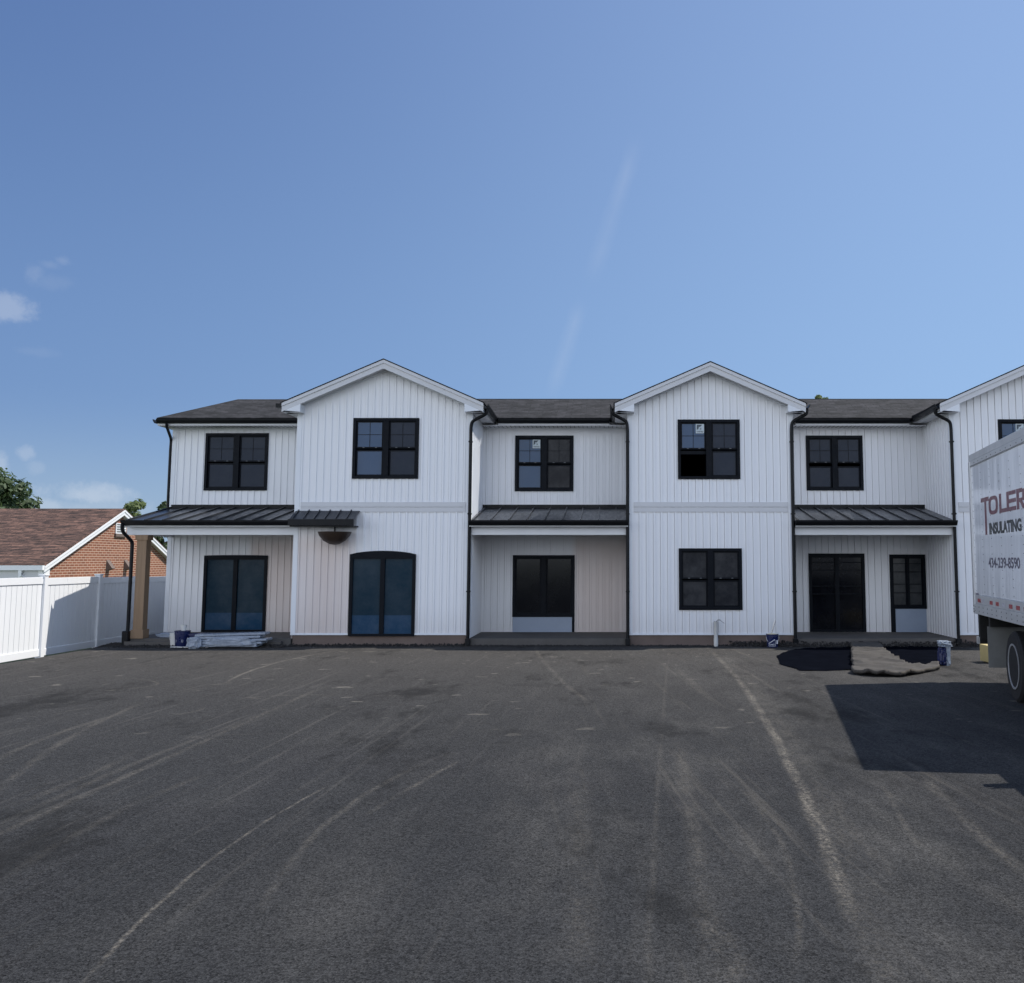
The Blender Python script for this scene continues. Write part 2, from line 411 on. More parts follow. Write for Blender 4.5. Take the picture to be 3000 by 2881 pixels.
def text(name, s, mat, parent, right, up, origin, w, h, bold=0.0, depth=.004):
    """flat lettering as a mesh whose bounding box is w x h, lower-left at origin"""
    cu = bpy.data.curves.new(name, 'FONT'); cu.body = s; cu.size = 1; cu.offset = bold; cu.resolution_u = 4
    ob = bpy.data.objects.new(name, cu); COL.objects.link(ob)
    dg = bpy.context.evaluated_depsgraph_get(); me = bpy.data.meshes.new_from_object(ob.evaluated_get(dg))
    bpy.data.objects.remove(ob)
    xs = [v.co.x for v in me.vertices]; ys = [v.co.y for v in me.vertices]
    x0, x1, y0, y1 = min(xs), max(xs), min(ys), max(ys)
    R_, U_, O_ = Vector(right), Vector(up), Vector(origin); N_ = R_.cross(U_)
    for v in me.vertices:
        v.co = O_ + R_*((v.co.x-x0)/(x1-x0)*w) + U_*((v.co.y-y0)/(y1-y0)*h) + N_*depth
    me.materials.clear(); me.materials.append(mat); me.name = name
    o = bpy.data.objects.new(name, me); COL.objects.link(o); o.parent = parent
    return o

# board-and-batten wall skin.  o: start point (x,y), d: 2D direction along the wall, n: 2D outward normal
def siding(name, parent, o, d, n, length, z0, top, holes=(), pitch=.19, rib=.045, proud=.018, mat=None):
    mb = MB()
    def pt(s, nn, z): return (o[0]+d[0]*s+n[0]*nn, o[1]+d[1]*s+n[1]*nn, z)
    cuts = {0.0, length}; ribs = []
    k = pitch*.5
    while k < length-.06:
        ribs.append((k, min(length, k+rib))); cuts |= {k-.006, k, min(length, k+rib)}; k += pitch
    for h_ in holes: cuts |= {max(0, min(length, h_[0])), max(0, min(length, h_[1]))}
    cuts |= {c for c in getattr(top, 'knots', [])}
    cs = sorted(cuts)
    for a, b in zip(cs, cs[1:]):
        if b-a < 1e-5: continue
        m_ = (a+b)/2; isrib = any(r0 <= m_ <= r1 for r0, r1 in ribs)
        nn = proud if isrib else 0.0
        isg = (not isrib) and any(abs(m_-(r0-.003)) < .0025 for r0, r1 in ribs)
        if isg: nn = -.035
        segs = [(z0, None)]
        for h_ in sorted([h_ for h_ in holes if h_[0] <= m_ <= h_[1]], key=lambda q: q[2]):
            lo = segs[-1][0]
            segs[-1] = (lo, h_[2]); segs.append((h_[3], None))
        for lo, hi in segs:
            za, zb = (top(a), top(b)) if hi is None else (hi, hi)
            if min(za, zb) <= lo+1e-4: continue
            mb.face([pt(a, nn, lo), pt(b, nn, lo), pt(b, nn, zb), pt(a, nn, za)])
            if isrib or isg:
                mb.face([pt(a, 0, lo), pt(a, nn, lo), pt(a, nn, za), pt(a, 0, za)])
                mb.face([pt(b, nn, lo), pt(b, 0, lo), pt(b, 0, zb), pt(b, nn, zb)])
    return mb.build(name, mat or M['siding'], parent)

# ------------------------------------------------------------------ window maker (in facade plane y = Y, facing -Y)
def sticker(parent, x0, z0, w, h, y):
    st = boxpart('sticker', M['sticker'], parent, (x0, x0+w, y-.003, y-.001, z0, z0+h))
    return st
def sticker_ink(parent, x0, z0, w, h, y):
    mb = MB(); s = w*.62; a = x0+w*.12; b = z0+h-w*.10
    # dark triangle with a four-pane window emblem
    mb.prism([(a, y-.004, b), (a+s*1.05, y-.004, b), (a, y-.004, b-s*1.05)], (0, -.001, 0))
    mb.build('emblem', M['stickerink'], parent)
    m2 = MB(); m3 = MB(); q = s*.20
    for i in range(2):
        for j in range(2):
            cx = a+s*.36+i*q*1.5; cz = b-s*.42-j*q*1.5
            tgt = m3 if (i == 1 and j == 1) else m2
            tgt.box(cx, cx+q, y-.0075, y-.006, cz-q, cz)
    m2.build('emblem_pane', M['sticker'], parent); m3.build('emblem_pane', M['stickerink'], parent)
    text('lettering', 'UNITED', M['stickerink'], parent, (1,0,0), (0,0,1), (x0+w*.10, y, z0+h*.10), w*.80, h*.15, .02, .005)

def window(parent, Y, x0, x1, z0, z1, left='glass_sky', right='glass_screen', stick=None, opened=False, grille=True, sashes=True, lower=None, label=None, gap=False, mull=.13):
    fr = MB(); t_ = .065; y0 = Y-.045; y1 = Y+.10
    xm = (x0+x1)/2
    fr.box(x0, x1, y0, y1, z1-t_, z1); fr.box(x0, x1, y0, y1, z0, z0+t_)
    fr.box(x0, x0+t_, y0, y1, z0+t_, z1-t_); fr.box(x1-t_, x1, y0, y1, z0+t_, z1-t_)
    fr.box(xm-mull/2, xm+mull/2, y0-.002, y1, z0+t_, z1-t_)
    w = fr.build('window', M['frame'], parent, .004)
    if label: w['label'] = label
    zc = (z0+z1)/2
    for side, (a, b) in enumerate(((x0+t_, xm-mull/2), (xm+mull/2, x1-t_))):
        gm = left if side == 0 else right
        s_ = .035
        op = opened and side == 0
        # upper sash
        for lev in range(2):
            za, zb = ((zc, z1-t_) if lev == 1 else (z0+t_, zc-.03))
            if not sashes: za, zb = (z0+t_, z1-t_)
            if lev == 0 and not sashes: continue
            if lev == 0 and gap: zb -= .05
            yy = Y+(.0 if lev == 1 else .025)
            if lev == 0 and op:
                # raised sash: only its bottom rail shows behind the upper one
                boxpart('sash', M['frame'], w, (a, b, Y+.05, Y+.08, zc-.11, zc-.03)); continue
            sm = MB(); sm.box(a, b, yy, yy+.03, zb-s_, zb); sm.box(a, b, yy, yy+.03, za, za+s_)
            sm.box(a, a+s_, yy, yy+.03, za+s_, zb-s_); sm.box(b-s_, b, yy, yy+.03, za+s_, zb-s_)
            sm.build('sash', M['frame'], w)
            g_ = M[gm if not (lev == 0 and lower) else lower]
            tm = MB(); tm.box(a+s_*.8, b-s_*.8, yy+.012, yy+.018, za+s_*.8, zb-s_*.8); tm.build('pane', g_, w)
            if lev == 1 and grille and sashes:
                gr = MB(); cx = (a+b)/2; cz = (za+zb)/2
                gr.box(cx-.006, cx+.006, yy+.007, yy+.011, za+s_, zb-s_); gr.box(a+s_, cx-.006, yy+.007, yy+.011, cz-.006, cz+.006); gr.box(cx+.006, b-s_, yy+.007, yy+.011, cz-.006, cz+.006)
                gr.build('grille', M['frame'], w)
            if lev == 1 and sashes:
                for q in (.28, .74):
                    boxpart('sash_lock', M['lock'], w, (a+(b-a)*q-.022, a+(b-a)*q+.022, yy-.010, yy, za+.012, za+.028))
            if lev == 1 and stick == side:
                sw = .19; sh = .215; sx_ = b-s_-sw-.005; sz_ = zb-s_-sh
                sticker(w, sx_, sz_, sw, sh, yy+.006); sticker_ink(w, sx_, sz_, sw, sh, yy+.001)
    return w

# ================================================================== THE BUILDING
YG, YR, YB = 22.5, 24.5, 33.5
bld = empty('townhouse_row', (-2, YG, 0))
bld.location = (0,0,0)
tag(bld, 'long white board-and-batten two-storey building with gables, black windows and metal porch roofs', 'building')
gables = [  # wall x0, x1, peak x, peak z, eave-outer-left x, eave-outer-right x, eave z
    dict(x0=-7.27, x1=-3.28, px=-5.27, pz=6.47, ex0=-7.56, ex1=-2.98, ez=5.47),
    dict(x0=.32, x1=4.08, px=2.19, pz=6.41, ex0=.01, ex1=4.35, ez=5.46),
    dict(x0=7.72, x1=11.5, px=9.61, pz=6.44, ex0=7.40, ex1=11.82, ez=5.46),
]
ZS = .26   # bottom of siding
for gi, g in enumerate(gables):
    x0, x1, px = g['x0'], g['x1'], g['px']
    sl = (g['pz']-g['ez'])/(px-g['ex0']); sr = (g['pz']-g['ez'])/(g['ex1']-px)
    def roofz(x, g=g, sl=sl, sr=sr): return g['pz']-(g['px']-x)*sl if x < g['px'] else g['pz']-(x-g['px'])*sr
    def top(s, x0=x0, rz=roofz): return rz(x0+s)-.13
    top.knots = [px-x0]
    if gi == 0: holes = [(-6.0-x0, -4.49-x0, 3.77, 5.17), (-5.99-x0, -4.5-x0, .22, 2.04)]
    elif gi == 1: holes = [(1.455-x0, 2.88-x0, 3.76, 5.135), (1.46-x0, 2.89-x0, .80, 2.185)]
    else: holes = [(8.82-x0, 10.24-x0, 3.76, 5.14), (8.83-x0, 10.25-x0, .80, 2.185)]
    siding('gable_wall', bld, (x0, YG), (1,0), (0,-1), x1-x0, ZS, top, holes, pitch=.162)
    for xs, nx in ((x0, -1), (x1, 1)):
        o_, d_ = ((xs, YB), (0,-1)) if nx < 0 else ((xs, YG), (0,1))
        siding('side_wall', bld, o_, d_, (nx,0), YB-YG, ZS-.1, (lambda s: 5.36))
    # corner boards + J-trim at the foot
    for a, b, c, d_ in ((x0-.022, x0+.085, x0-.022, x0-.003), (x1-.085, x1+.022, x1+.003, x1+.022)):
        ct = MB(); ct.box(a, b, YG-.028, YG-.004, ZS-.02, 5.35); ct.box(c, d_, YG-.0045, YG+.085, ZS-.02, 5.35)
        ct.build('corner_trim', M['trim'], bld)
    hx = [(-5.99, -4.5)] if gi == 0 else []
    segs = [(x0+.085, x1-.085)] if not hx else [(x0+.085, hx[0][0]), (hx[0][1], x1-.085)]
    for a, b in segs: boxpart('foot_trim', M['trim'], bld, (a, b, YG-.026, YG-.001, ZS-.018, ZS+.025))
    fz = MB()
    fz.box(x0+.12, x1-.12, YG-.034, YG-.002, 3.125, 3.235); fz.box(x0+.12, x1-.12, YG-.026, YG-.002, 3.01, 3.117)
    fz.build('frieze_band', M['rake'], bld)
    boxpart('foundation', M['found'], bld, (x0+.02, x1-.02, YG+.02, YB, -.3, ZS))
    # roof of the gable
    yf = YG-.33
    rf = MB()
    for (xa, xb) in ((g['ex0']-.03, px), (px, g['ex1']+.03)):
        za, zb = roofz(xa), roofz(xb)
        rf.prism([(xa, yf-.03, za+.005), (xb, yf-.03, zb+.005), (xb, yf-.03, zb+.027), (xa, yf-.03, za+.027)], (0, YB-yf+.2, 0))
    # ragged shingle tabs on the rake edge
    rf.build('roof', M['shingle'], bld)
    fa = MB(); fb = MB(); so = MB()
    for sg, (xa, xb) in ((-1, (g['ex0'], px)), (1, (px, g['ex1']))):
        za, zb = roofz(xa), roofz(xb)
        fa.prism([(xa, yf-.022, za-.075), (xb, yf-.022, zb-.075), (xb, yf-.022, zb), (xa, yf-.022, za)], (0, .03, 0))
        fb.prism([(xa, yf, za-.20), (xb, yf, zb-.20), (xb, yf, zb-.077), (xa, yf, za-.077)], (0, .03, 0))
        so.prism([(xa, yf+.031, za-.175), (xb, yf+.031, zb-.175), (xb, yf+.031, zb-.16), (xa, yf+.031, za-.16)], (0, YG-yf-.031-.002, 0))
    fa.build('rake_moulding', M['rake'], bld); fb.build('rake_board', M['rake'], bld); so.build('rake_soffit', M['soffit'], bld)
    # perforation beads between soffit and siding
    pj = MB()
    for (xa, xb) in ((x0+.05, px), (px, x1-.05)):
        za, zb = roofz(xa)-.178, roofz(xb)-.178
        pj.prism([(xa, YG-.04, za-.03), (xb, YG-.04, zb-.03), (xb, YG-.04, zb), (xa, YG-.04, za)], (0, .035, 0))
    pj.build('j_channel', M['trim'], bld)
    # boxed returns and long side soffits
    rt = MB(); zc = 5.30
    rt.prism([(g['ex0'], yf+.002, g['ez']-.20), (g['ex0'], yf+.002, zc+.005), (x0+.02, yf+.002, zc-.03), (x0+.13, yf+.002, zc-.03), (x0+.13, yf+.002, roofz(x0+.13)-.2)], (0, YG-yf-.006, 0))
    rt.build('eave_return', M['trim'], bld); rt = MB()
    rt.prism([(g['ex1'], yf+.002, g['ez']-.20), (x1-.13, yf+.002, roofz(x1-.13)-.2), (x1-.13, yf+.002, zc-.03), (x1-.02, yf+.002, zc-.03), (g['ex1'], yf+.002, zc+.005)], (0, YG-yf-.006, 0))
    rt.build('eave_return', M['trim'], bld)
    for a, b, c, d_ in ((g['ex0']+.01, x0-.001, g['ex0'], g['ex0']+.02), (x1+.001, g['ex1']-.01, g['ex1']-.02, g['ex1'])):
        ss = MB(); ss.box(a, b, YG-.004, YB, zc-.02, zc); ss.box(c, d_, yf+.01, YB, zc, g['ez']-.01)
        ss.build('side_soffit', M['soffit'], bld)

# windows on the gables
lab = lambda s: s
window(bld, YG, -6.0, -4.49, 3.77, 5.17, 'glass_sky', 'glass_screen')
window(bld, YG, 1.455, 2.88, 3.76, 5.135, 'glass_sky', 'glass_screen', stick=0, opened=True, label='black window with its lower left sash raised and a sticker in the pane')
window(bld, YG, 1.46, 2.89, .80, 2.185, 'glass_dusty', 'glass_dusty', grille=False, label='dusty ground-floor window with smeared panes')
window(bld, YG, 8.82, 10.24, 3.76, 5.14, 'glass_sky', 'glass_screen', stick=0)
window(bld, YG, 8.83, 10.25, .80, 2.185, 'glass_dusty', 'glass_dusty', grille=False)

# recessed bays
bays = [(-11.03, -7.27, 'left'), (-3.28, .32, 'mid'), (4.08, 7.72, 'right'), (11.5, 15.2, 'far')]
bay_holes = [
    [(-10.215, -8.64, 3.64, 5.075), (-10.12, -8.56, .17, 2.03)],
    [(-2.478, -1.02, 3.62, 5.015), (-2.506, -.98, .53, 2.04)],
    [(4.786, 6.2, 3.64, 5.015), (4.794, 6.17, .17, 2.08), (6.785, 7.66, .17, 2.056)],
    []]
for (a, b, nm), hs in zip(bays, bay_holes):
    siding('bay_wall', bld, (a, YR), (1,0), (0,-1), b-a, .10, (lambda s: 5.36), [(h_[0]-a, h_[1]-a, h_[2], h_[3]) for h_ in hs], pitch=.162)
    tr = MB(); tr.box(a+.003, b-.003, YR-.030, YR-.015, 5.20, 5.24)
    if nm == 'left': tr.box(a-.02, a+.08, YR-.028, YR-.003, .10, 5.35); tr.box(a-.02, a-.002, YR-.0035, YR+.08, .10, 5.35)
    tr.build('wall_trim', M['trim'], bld)
siding('end_wall', bld, (-11.03, YB), (0,-1), (-1,0), YB-YR, .05, (lambda s: 5.36))
siding('end_wall', bld, (15.2, YR), (0,1), (1,0), YB-YR, .05, (lambda s: 5.36))
siding('rear_wall', bld, (15.2, YB), (-1,0), (0,1), 26.23, .05, (lambda s: 5.36))
window(bld, YR, -10.215, -8.64, 3.64, 5.075, 'glass_screen', 'glass_screen', stick=None)
window(bld, YR, -2.478, -1.02, 3.62, 5.015, 'glass_sky', 'glass_dusty', stick=0)
window(bld, YR, 4.786, 6.2, 3.64, 5.015, 'glass_screen', 'glass_screen', gap=True)
# interior: floor slabs and a dark lining so that rooms read black through the open sash
it = MB(); it.box(-10.9, 15.1, YR+.2, YB-.1, 2.75, 3.0)
for g in gables: it.box(g['x0']+.05, g['x1']-.05, YG+.15, YR+.2, 2.75, 3.0)
it.build('upper_floor', M['interior'], bld)
it = MB(); it.box(-10.95, 15.15, YR+3.0, YR+3.1, .1, 2.74); it.box(-10.95, 15.15, YR+3.0, YR+3.1, 3.01, 5.35)
it.build('inner_wall', M['interior'], bld)
boxpart('upper_ceiling', M['interior'], bld, (-10.95, 15.15, YG+2.2, YB-.1, 5.31, 5.345))
# lining right behind the gable 2 open window
for g in gables:
    boxpart('inner_ceiling', M['interior'], bld, (g['x0']+.03, g['x1']-.03, YG+.15, YG+2.19, 5.22, 5.24))

# ground-floor doors -------------------------------------------------
def patio_door(Y, x0, x1, z0, z1, arch, gm, label):
    fr = MB(); t_ = .07; xm = (x0+x1)/2; y0 = Y-.05; y1 = Y+.09
    fr.box(x0, x0+t_, y0, y1, z0, z1); fr.box(x1-t_, x1, y0, y1, z0, z1); fr.box(x0+t_, x1-t_, y0, y1, z0, z0+.05)
    # slightly bowed head
    n = 10
    for i in range(n):
        a = x0+(x1-x0)*i/n; b = x0+(x1-x0)*(i+1)/n
        za = z1+arch*math.sin(math.pi*i/n)**.7; zb = z1+arch*math.sin(math.pi*(i+1)/n)**.7
        fr.hexa([(a,y0-.004,z1-.10),(b,y0-.004,z1-.10),(b,y1,z1-.10),(a,y1,z1-.10),(a,y0-.004,za),(b,y0-.004,zb),(b,y1,zb),(a,y1,za)])
    fr.box(xm-.05, xm+.05, y0-.002, y1, z0+.05, z1-.10)
    d = fr.build('patio_door', M['frame'], bld); d['label'] = label
    for a, b in ((x0+t_, xm-.05), (xm+.05, x1-t_)):
        boxpart('pane', M[gm], d, (a, b, Y+.0, Y+.012, z0+.05, z1-.10))
        if gm == 'glass_navy': boxpart('lower_pane', M['glass_blue'], d, (a, b, Y-.004, Y-.001, z0+.05, z0+.46))
    return d
patio_door(YR, -10.12, -8.56, .17, 2.03, .012, 'glass_navy', 'tall navy-tinted glass door under the left porch')
patio_door(YG, -5.99, -4.5, .22, 2.05, .08, 'glass_navy', 'tall navy-tinted glass door with a bowed head in the left gable wall')
def panel_window(Y, x0, x1, z0, z1, zp, gm, label, bars, side):
    """dark window over a pale infill panel that reaches down to the porch slab"""
    w = window(bld, Y, x0, x1, z0, z1, gm, gm, grille=False, sashes=False, label=label, mull=.13 if not bars else .035)
    if bars:
        bb = MB()
        for q in bars: bb.box(x0+.07, x1-.07, Y-.030, Y-.012, q-.008, q+.008)
        bb.build('glazing_bar', M['frame'], w)
    boxpart('infill_panel', M['panelblue'] if side else M['trim'], w, (x0+.01, x1-.01, Y-.022, Y+.02, zp, z0-.001))
    if side == 'L': boxpart('jamb', M['frame'], w, (x0, x0+.11, Y-.04, Y-.0225, zp, z0-.001))
    else: boxpart('jamb', M['frame'], w, (x1-.06, x1, Y-.04, Y-.0225, zp, z0-.001))
    return w
panel_window(YR, -2.506, -.98, .53, 2.04, .10, 'glass_black', 'near-black ground-floor window under the middle porch', (), 'R')
panel_window(YR, 6.785, 7.67, .73, 2.056, .10, 'glass_grey', 'narrow window with glazing bars above a pale blue panel', (1.83, 1.63, 1.33, 1.12), 'L')
d = patio_door(YR, 4.794, 6.17, .17, 2.08, 0, 'glass_black', 'black glazed door with glazing bars under the right porch')
bb = MB()
for q in (1.86, 1.67, 1.28, 1.09): bb.box(4.87, 6.09, YR-.056, YR-.045, q-.012, q+.012)
bb.build('glazing_bar', M['frame'], d)

# main low roof behind the bays -------------------------------------
YE = 24.07; ZE = 5.38; YRG = 25.85; ZRG = 6.13
XL = -11.27
def plane_strip(name, xa, xb):
    mb = MB()
    mb.face([(xa, YE, ZE), (xb, YE, ZE), (xb, YRG, ZRG), (xa, YRG, ZRG)]); return mb
mr = MB()
xr_ = -9.98
mr.face([(XL, YE, ZE), (15.5, YE, ZE), (15.5, YRG, ZRG), (xr_, YRG, ZRG)])
mr.face([(XL, YE, ZE), (xr_, YRG, ZRG), (xr_, YB-1.6, ZRG), (XL, YB+.25, ZE)])
mr.face([(xr_, YRG, ZRG), (15.5, YRG, ZRG), (15.5, YB-1.6, ZRG), (xr_, YB-1.6, ZRG)])
mr.face([(xr_, YB-1.6, ZRG), (15.5, YB-1.6, ZRG), (15.5, YB+.25, ZE), (XL, YB+.25, ZE)])
mr.face([(15.5, YE, ZE), (15.5, YB+.25, ZE), (15.5, YB-1.6, ZRG), (15.5, YRG, ZRG)])
o = mr.build('main_roof', M['shingle'], bld)
md = o.modifiers.new('thick', 'SOLIDIFY'); md.thickness = .03; md.offset = -1
rc = MB(); rc.tube([(-8.6, YRG, ZRG+.012), (15.2, YRG, ZRG+.012)], .03, 6); rc.build('ridge_cap', M['blackmetal'], bld)
# bay gutters, fascia, soffit
def gutter(name, p, q, out, s=.11):
    """K-style gutter along p->q, out: 2D outward vector"""
    mb = MB(); o_ = Vector((out[0], out[1], 0)); p = Vector(p); q = Vector(q)
    prof = [(0, 0), (0, -s), (.55*s, -s), (.95*s, -.38*s), (s, 0), (.93*s, 0), (.5*s, -.85*s), (.07*s, -.85*s), (.07*s, 0)]
    a = [p+o_*u+Vector((0,0,w)) for u, w in prof]
    mb.prism(a, q-p); return mb.build(name, M['blackmetal'], bld)
for a, b in ((XL+.02, -7.60), (-2.86, -.12), (4.46, 7.26), (11.95, 15.4)):
    gutter('gutter', (a, YE, ZE-.01), (b, YE, ZE-.01), (0,-1), .105)
    f_ = MB(); f_.box(a, b, YE+.002, YE+.022, ZE-.15, ZE-.012); f_.build('fascia', M['trim'], bld)
for a, b in ((XL+.02, -7.30), (-3.25, .29), (4.11, 7.69), (11.53, 15.4)):
    s_ = MB(); s_.box(a, b, YE+.003, YR-.003, ZE-.17, ZE-.152)
    s_.build('soffit', M['soffit'], bld)
    v_ = MB(); k = a+.05
    while k < b-.05: v_.box(k, k+.012, YE+.02, YR-.04, ZE-.176, ZE-.171); k += .105
    v_.build('soffit_vent', M['flap'], bld)
# end soffit / gutter on the left hip
boxpart('soffit', M['soffit'], bld, (XL+.02, -11.05, YR-.0025, YB, ZE-.17, ZE-.152))
gutter('gutter', (XL, YE-.02, ZE-.01), (XL, YB+.2, ZE-.01), (-1,0), .10)
# gutters along the side eaves of the gables
GF = YG-.30
for x, ox in ((gables[0]['ex1'], 1), (gables[1]['ex0'], -1), (gables[1]['ex1'], 1), (gables[2]['ex0'], -1), (gables[2]['ex1'], 1)):
    gutter('gutter', (x+.002*ox, GF, 5.455), (x+.002*ox, YE-.10, 5.40), (ox, 0), .11)
boxpart('gutter_end', M['blackmetal'], bld, (-7.71, -7.57, GF-.0, GF+.2, 5.37, 5.47))
# downspouts
def spout(pts, r=.038): 
    mb = MB()
    # smooth the corners
    P_ = [Vector(p) for p in pts]; out = [P_[0]]
    for i in range(1, len(P_)-1):
        a, b, c = P_[i-1], P_[i], P_[i+1]; L = min(.12, (b-a).length*.45, (c-b).length*.45)
        s = b+(a-b).normalized()*L; e = b+(c-b).normalized()*L
        for k in range(5): u = k/4; out.append(s*(1-u)**2+b*2*u*(1-u)+e*u*u)
    out.append(P_[-1]); mb.tube(out, r, 10)
    d_ = mb.build('downspout', M['blackmetal'], bld, smooth=True)
    return d_
yw = YG-.075
for gi, (xe, xw, gb) in enumerate(((-2.93, -3.29, .02), (.0-.05, .30, .02), (4.41, 4.06, .03), (7.35, 7.72, .02))):
    sgn = 1 if xe > xw else -1
    d_ = spout([(xe, yw-.06, 5.38), (xe, yw-.06, 5.25), (xw+.02*sgn, yw-.01, 5.08), (xw, yw, 4.92), (xw, yw, .16), (xw+.0*sgn, yw-.02, .03)])
    bk = MB()
    for z in (4.6, 2.95, 1.2): bk.box(xw-.045, xw+.045, yw-.043, yw+.045, z, z+.03)
    bk.build('strap', M['blackmetal'], d_)
    boxpart('shoe', M['blackmetal'], d_, (xw-.055, xw+.055, yw-.06, yw+.05, .02, .17), .01)
spout([(-11.0, YE-.07, 5.27), (-11.0, YE-.05, 5.18), (-11.08, YR-.02, 4.92), (-11.09, YR-.02, 4.7), (-11.09, YR-.02, 3.22)], .034)

# ------------------------------------------------------------------ porches
def porch(a, b, xr0, xr1, left_open=False):
    """a,b: clear span between the gable walls; xr0/xr1 roof ends"""
    yf, zf, zb = 22.28, 2.80, 3.20
    slab = boxpart('porch_slab', M['concrete'], bld, (a, b, YG-.02, YR+.02, -.2, .165))
    rf = MB()
    rf.hexa([(xr0,yf,zf-.03),(xr1,yf,zf-.03),(xr1,YR-.02,zb-.03),(xr0,YR-.02,zb-.03),(xr0,yf,zf),(xr1,yf,zf),(xr1,YR-.02,zb),(xr0,YR-.02,zb)])
    r_ = rf.build('porch_roof', M['seam'], bld)
    sm = MB(); k = xr0+.06; hh = .035
    while k < xr1-.02:
        sm.hexa([(k,yf,zf+.001),(k+.022,yf,zf+.001),(k+.022,YR-.03,zb+.001),(k,YR-.03,zb+.001),(k,yf,zf+hh),(k+.022,yf,zf+hh),(k+.022,YR-.03,zb+hh),(k,YR-.03,zb+hh)])
        k += .405
    sm.build('standing_seam', M['seam'], r_)
    boxpart('flashing', M['blackmetal'], bld, (max(xr0, a)+.005, xr1-.005, YR-.05, YR-.016, zb-.04, zb+.085))
    gutter('gutter', (xr0-.01, yf, zf+.012), (xr1+.0, yf, zf+.012), (0,-1), .115)
    boxpart('porch_fascia', M['trim'], bld, (xr0, xr1, yf+.002, yf+.03, zf-.13, zf-.032))
    boxpart('porch_ceiling', M['soffit'], bld, (xr0+.02, xr1-.02, yf+.031, YR-.02, zf-.13, zf-.112))
    return r_
porch(-3.28, .32, -3.27, .31)
porch(4.08, 7.72, 4.09, 7.71)
# beams
boxpart('beam', M['trim'], bld, (-3.25, .29, YG+.0, YG+.14, 2.49, 2.668))
boxpart('beam', M['trim'], bld, (4.11, 7.69, YG+.0, YG+.14, 2.49, 2.668))
# left porch wraps past the corner
pr = porch(-11.0, -7.28, -11.08, -7.28, True)
sd = MB()
# hip end slope on the left side of that roof
sd.face([(-11.085, 22.28, 2.80), (-11.085, YR, 3.19), (-11.62, 26.2, 2.95), (-11.16, 22.28, 2.78)])
sd.face([(-11.085, YR, 3.20), (-11.03, YR, 3.20), (-11.03, 27.2, 3.20), (-11.62, 26.2, 2.95)])
o = sd.build('side_slope', M['seam'], bld); md = o.modifiers.new('t', 'SOLIDIFY'); md.thickness = .02
lg = MB(); lg.box(-11.10, -7.28, YG, YG+.14, 2.49, 2.668); lg.build('beam', M['trim'], bld)
bs = MB(); bs.box(-11.05, -10.92, YG+.142, YR-.03, 2.49, 2.668); bs.build('side_beam', M['trim'], bld)
spout([(-11.06, 22.20, 2.72), (-11.06, 22.22, 2.56), (-10.93, YG-.06, 2.33), (-10.93, YG-.06, 2.2), (-10.93, YG-.06, .30), (-10.95, YG-.1, .03)], .04)
boxpart('drain_boot', M['blackmetal'], bld, (-11.02, -10.88, YG-.16, YG+.0, .0, .34), .02)
post = boxpart('porch_post', M['wood'], bld, (-10.845, -10.625, YG-.02, YG+.21, .165, 2.488), .006)
boxpart('post_cap', M['wood'], post, (-10.875, -10.595, YG-.045, YG+.235, 2.37, 2.486), .005)
boxpart('post_base', M['wood'], post, (-10.88, -10.59, YG-.05, YG+.24, .166, .36), .005)
boxpart('porch_step', M['concrete'], bld, (-10.95, -7.45, YG-.17, YG-.021, -.2, .11))
# short awning over the door of the left gable with its bowl lamp
aw = MB(); aw.hexa([(-7.26,22.02,2.80),(-5.80,22.02,2.80),(-5.80,YG-.016,3.02),(-7.26,YG-.016,3.02),(-7.26,22.02,2.82),(-5.80,22.02,2.82),(-5.80,YG-.016,3.04),(-7.26,YG-.016,3.04)])
a_ = aw.build('door_awning', M['seam'], bld)
sm = MB(); k = -7.2
while k < -5.85:
    sm.hexa([(k,22.02,2.821),(k+.02,22.02,2.821),(k+.02,YG-.02,3.041),(k,YG-.02,3.041),(k,22.02,2.85),(k+.02,22.02,2.85),(k+.02,YG-.02,3.07),(k,YG-.02,3.07)]); k += .24
sm.build('standing_seam', M['seam'], a_)
boxpart('awning_fascia', M['blackmetal'], a_, (-7.26, -5.80, 21.95, 22.019, 2.69, 2.825))
boxpart('awning_soffit', M['blackmetal'], a_, (-7.24, -5.82, 22.022, YG-.03, 2.66, 2.689))
bl = MB(); bl.lathe([(.37,0),(.34,-.08),(.24,-.20),(.12,-.27),(.03,-.29)], (-6.27, 22.16, 2.55)); 
bw = bl.build('bowl_lamp', M['brown'], bld, smooth=True)
st_ = MB(); st_.tube([(-6.27, 22.16, 2.55), (-6.27, 22.16, 2.67)], .02); st_.build('stem', M['blackmetal'], bw)
# small outlet box on the end wall, hose bib
boxpart('outlet_box', M['flap'], bld, (-11.10, -11.03, 24.9, 25.02, 1.0, 1.25))

# ================================================================== GROUND
gm = MB(); gm.box(-2500, 2500, -2500, 2500, -1.2, -.62)
tag(gm.build('ground', M['grass']), kind='structure')
def gz(x, y=0):
    s = max(0, min(1, (-11.2-x)/1.5)); s = s*s*(3-2*s); return -.20*s
am = bpy.data.meshes.new('asphalt_lot'); vs = []; fs = []
xs = [-60, -40, -25, -16] + [-13.2+.2*i for i in range(12)] + [-10.6, -5, 0, 6, 12, 24, 60]
ys = [-60, -20, 0, 10, 20, 24, 30, 40]
for y in ys:
    for x in xs: vs.append((x, y, gz(x)))
nx = len(xs)
for j in range(len(ys)-1):
    for i in range(nx-1): fs.append((j*nx+i, j*nx+i+1, (j+1)*nx+i+1, (j+1)*nx+i))
am.from_pydata(vs, [], fs); am.materials.append(M['asphalt'])
ao = bpy.data.objects.new('asphalt_lot', am); COL.objects.link(ao); tag(ao, kind='structure')
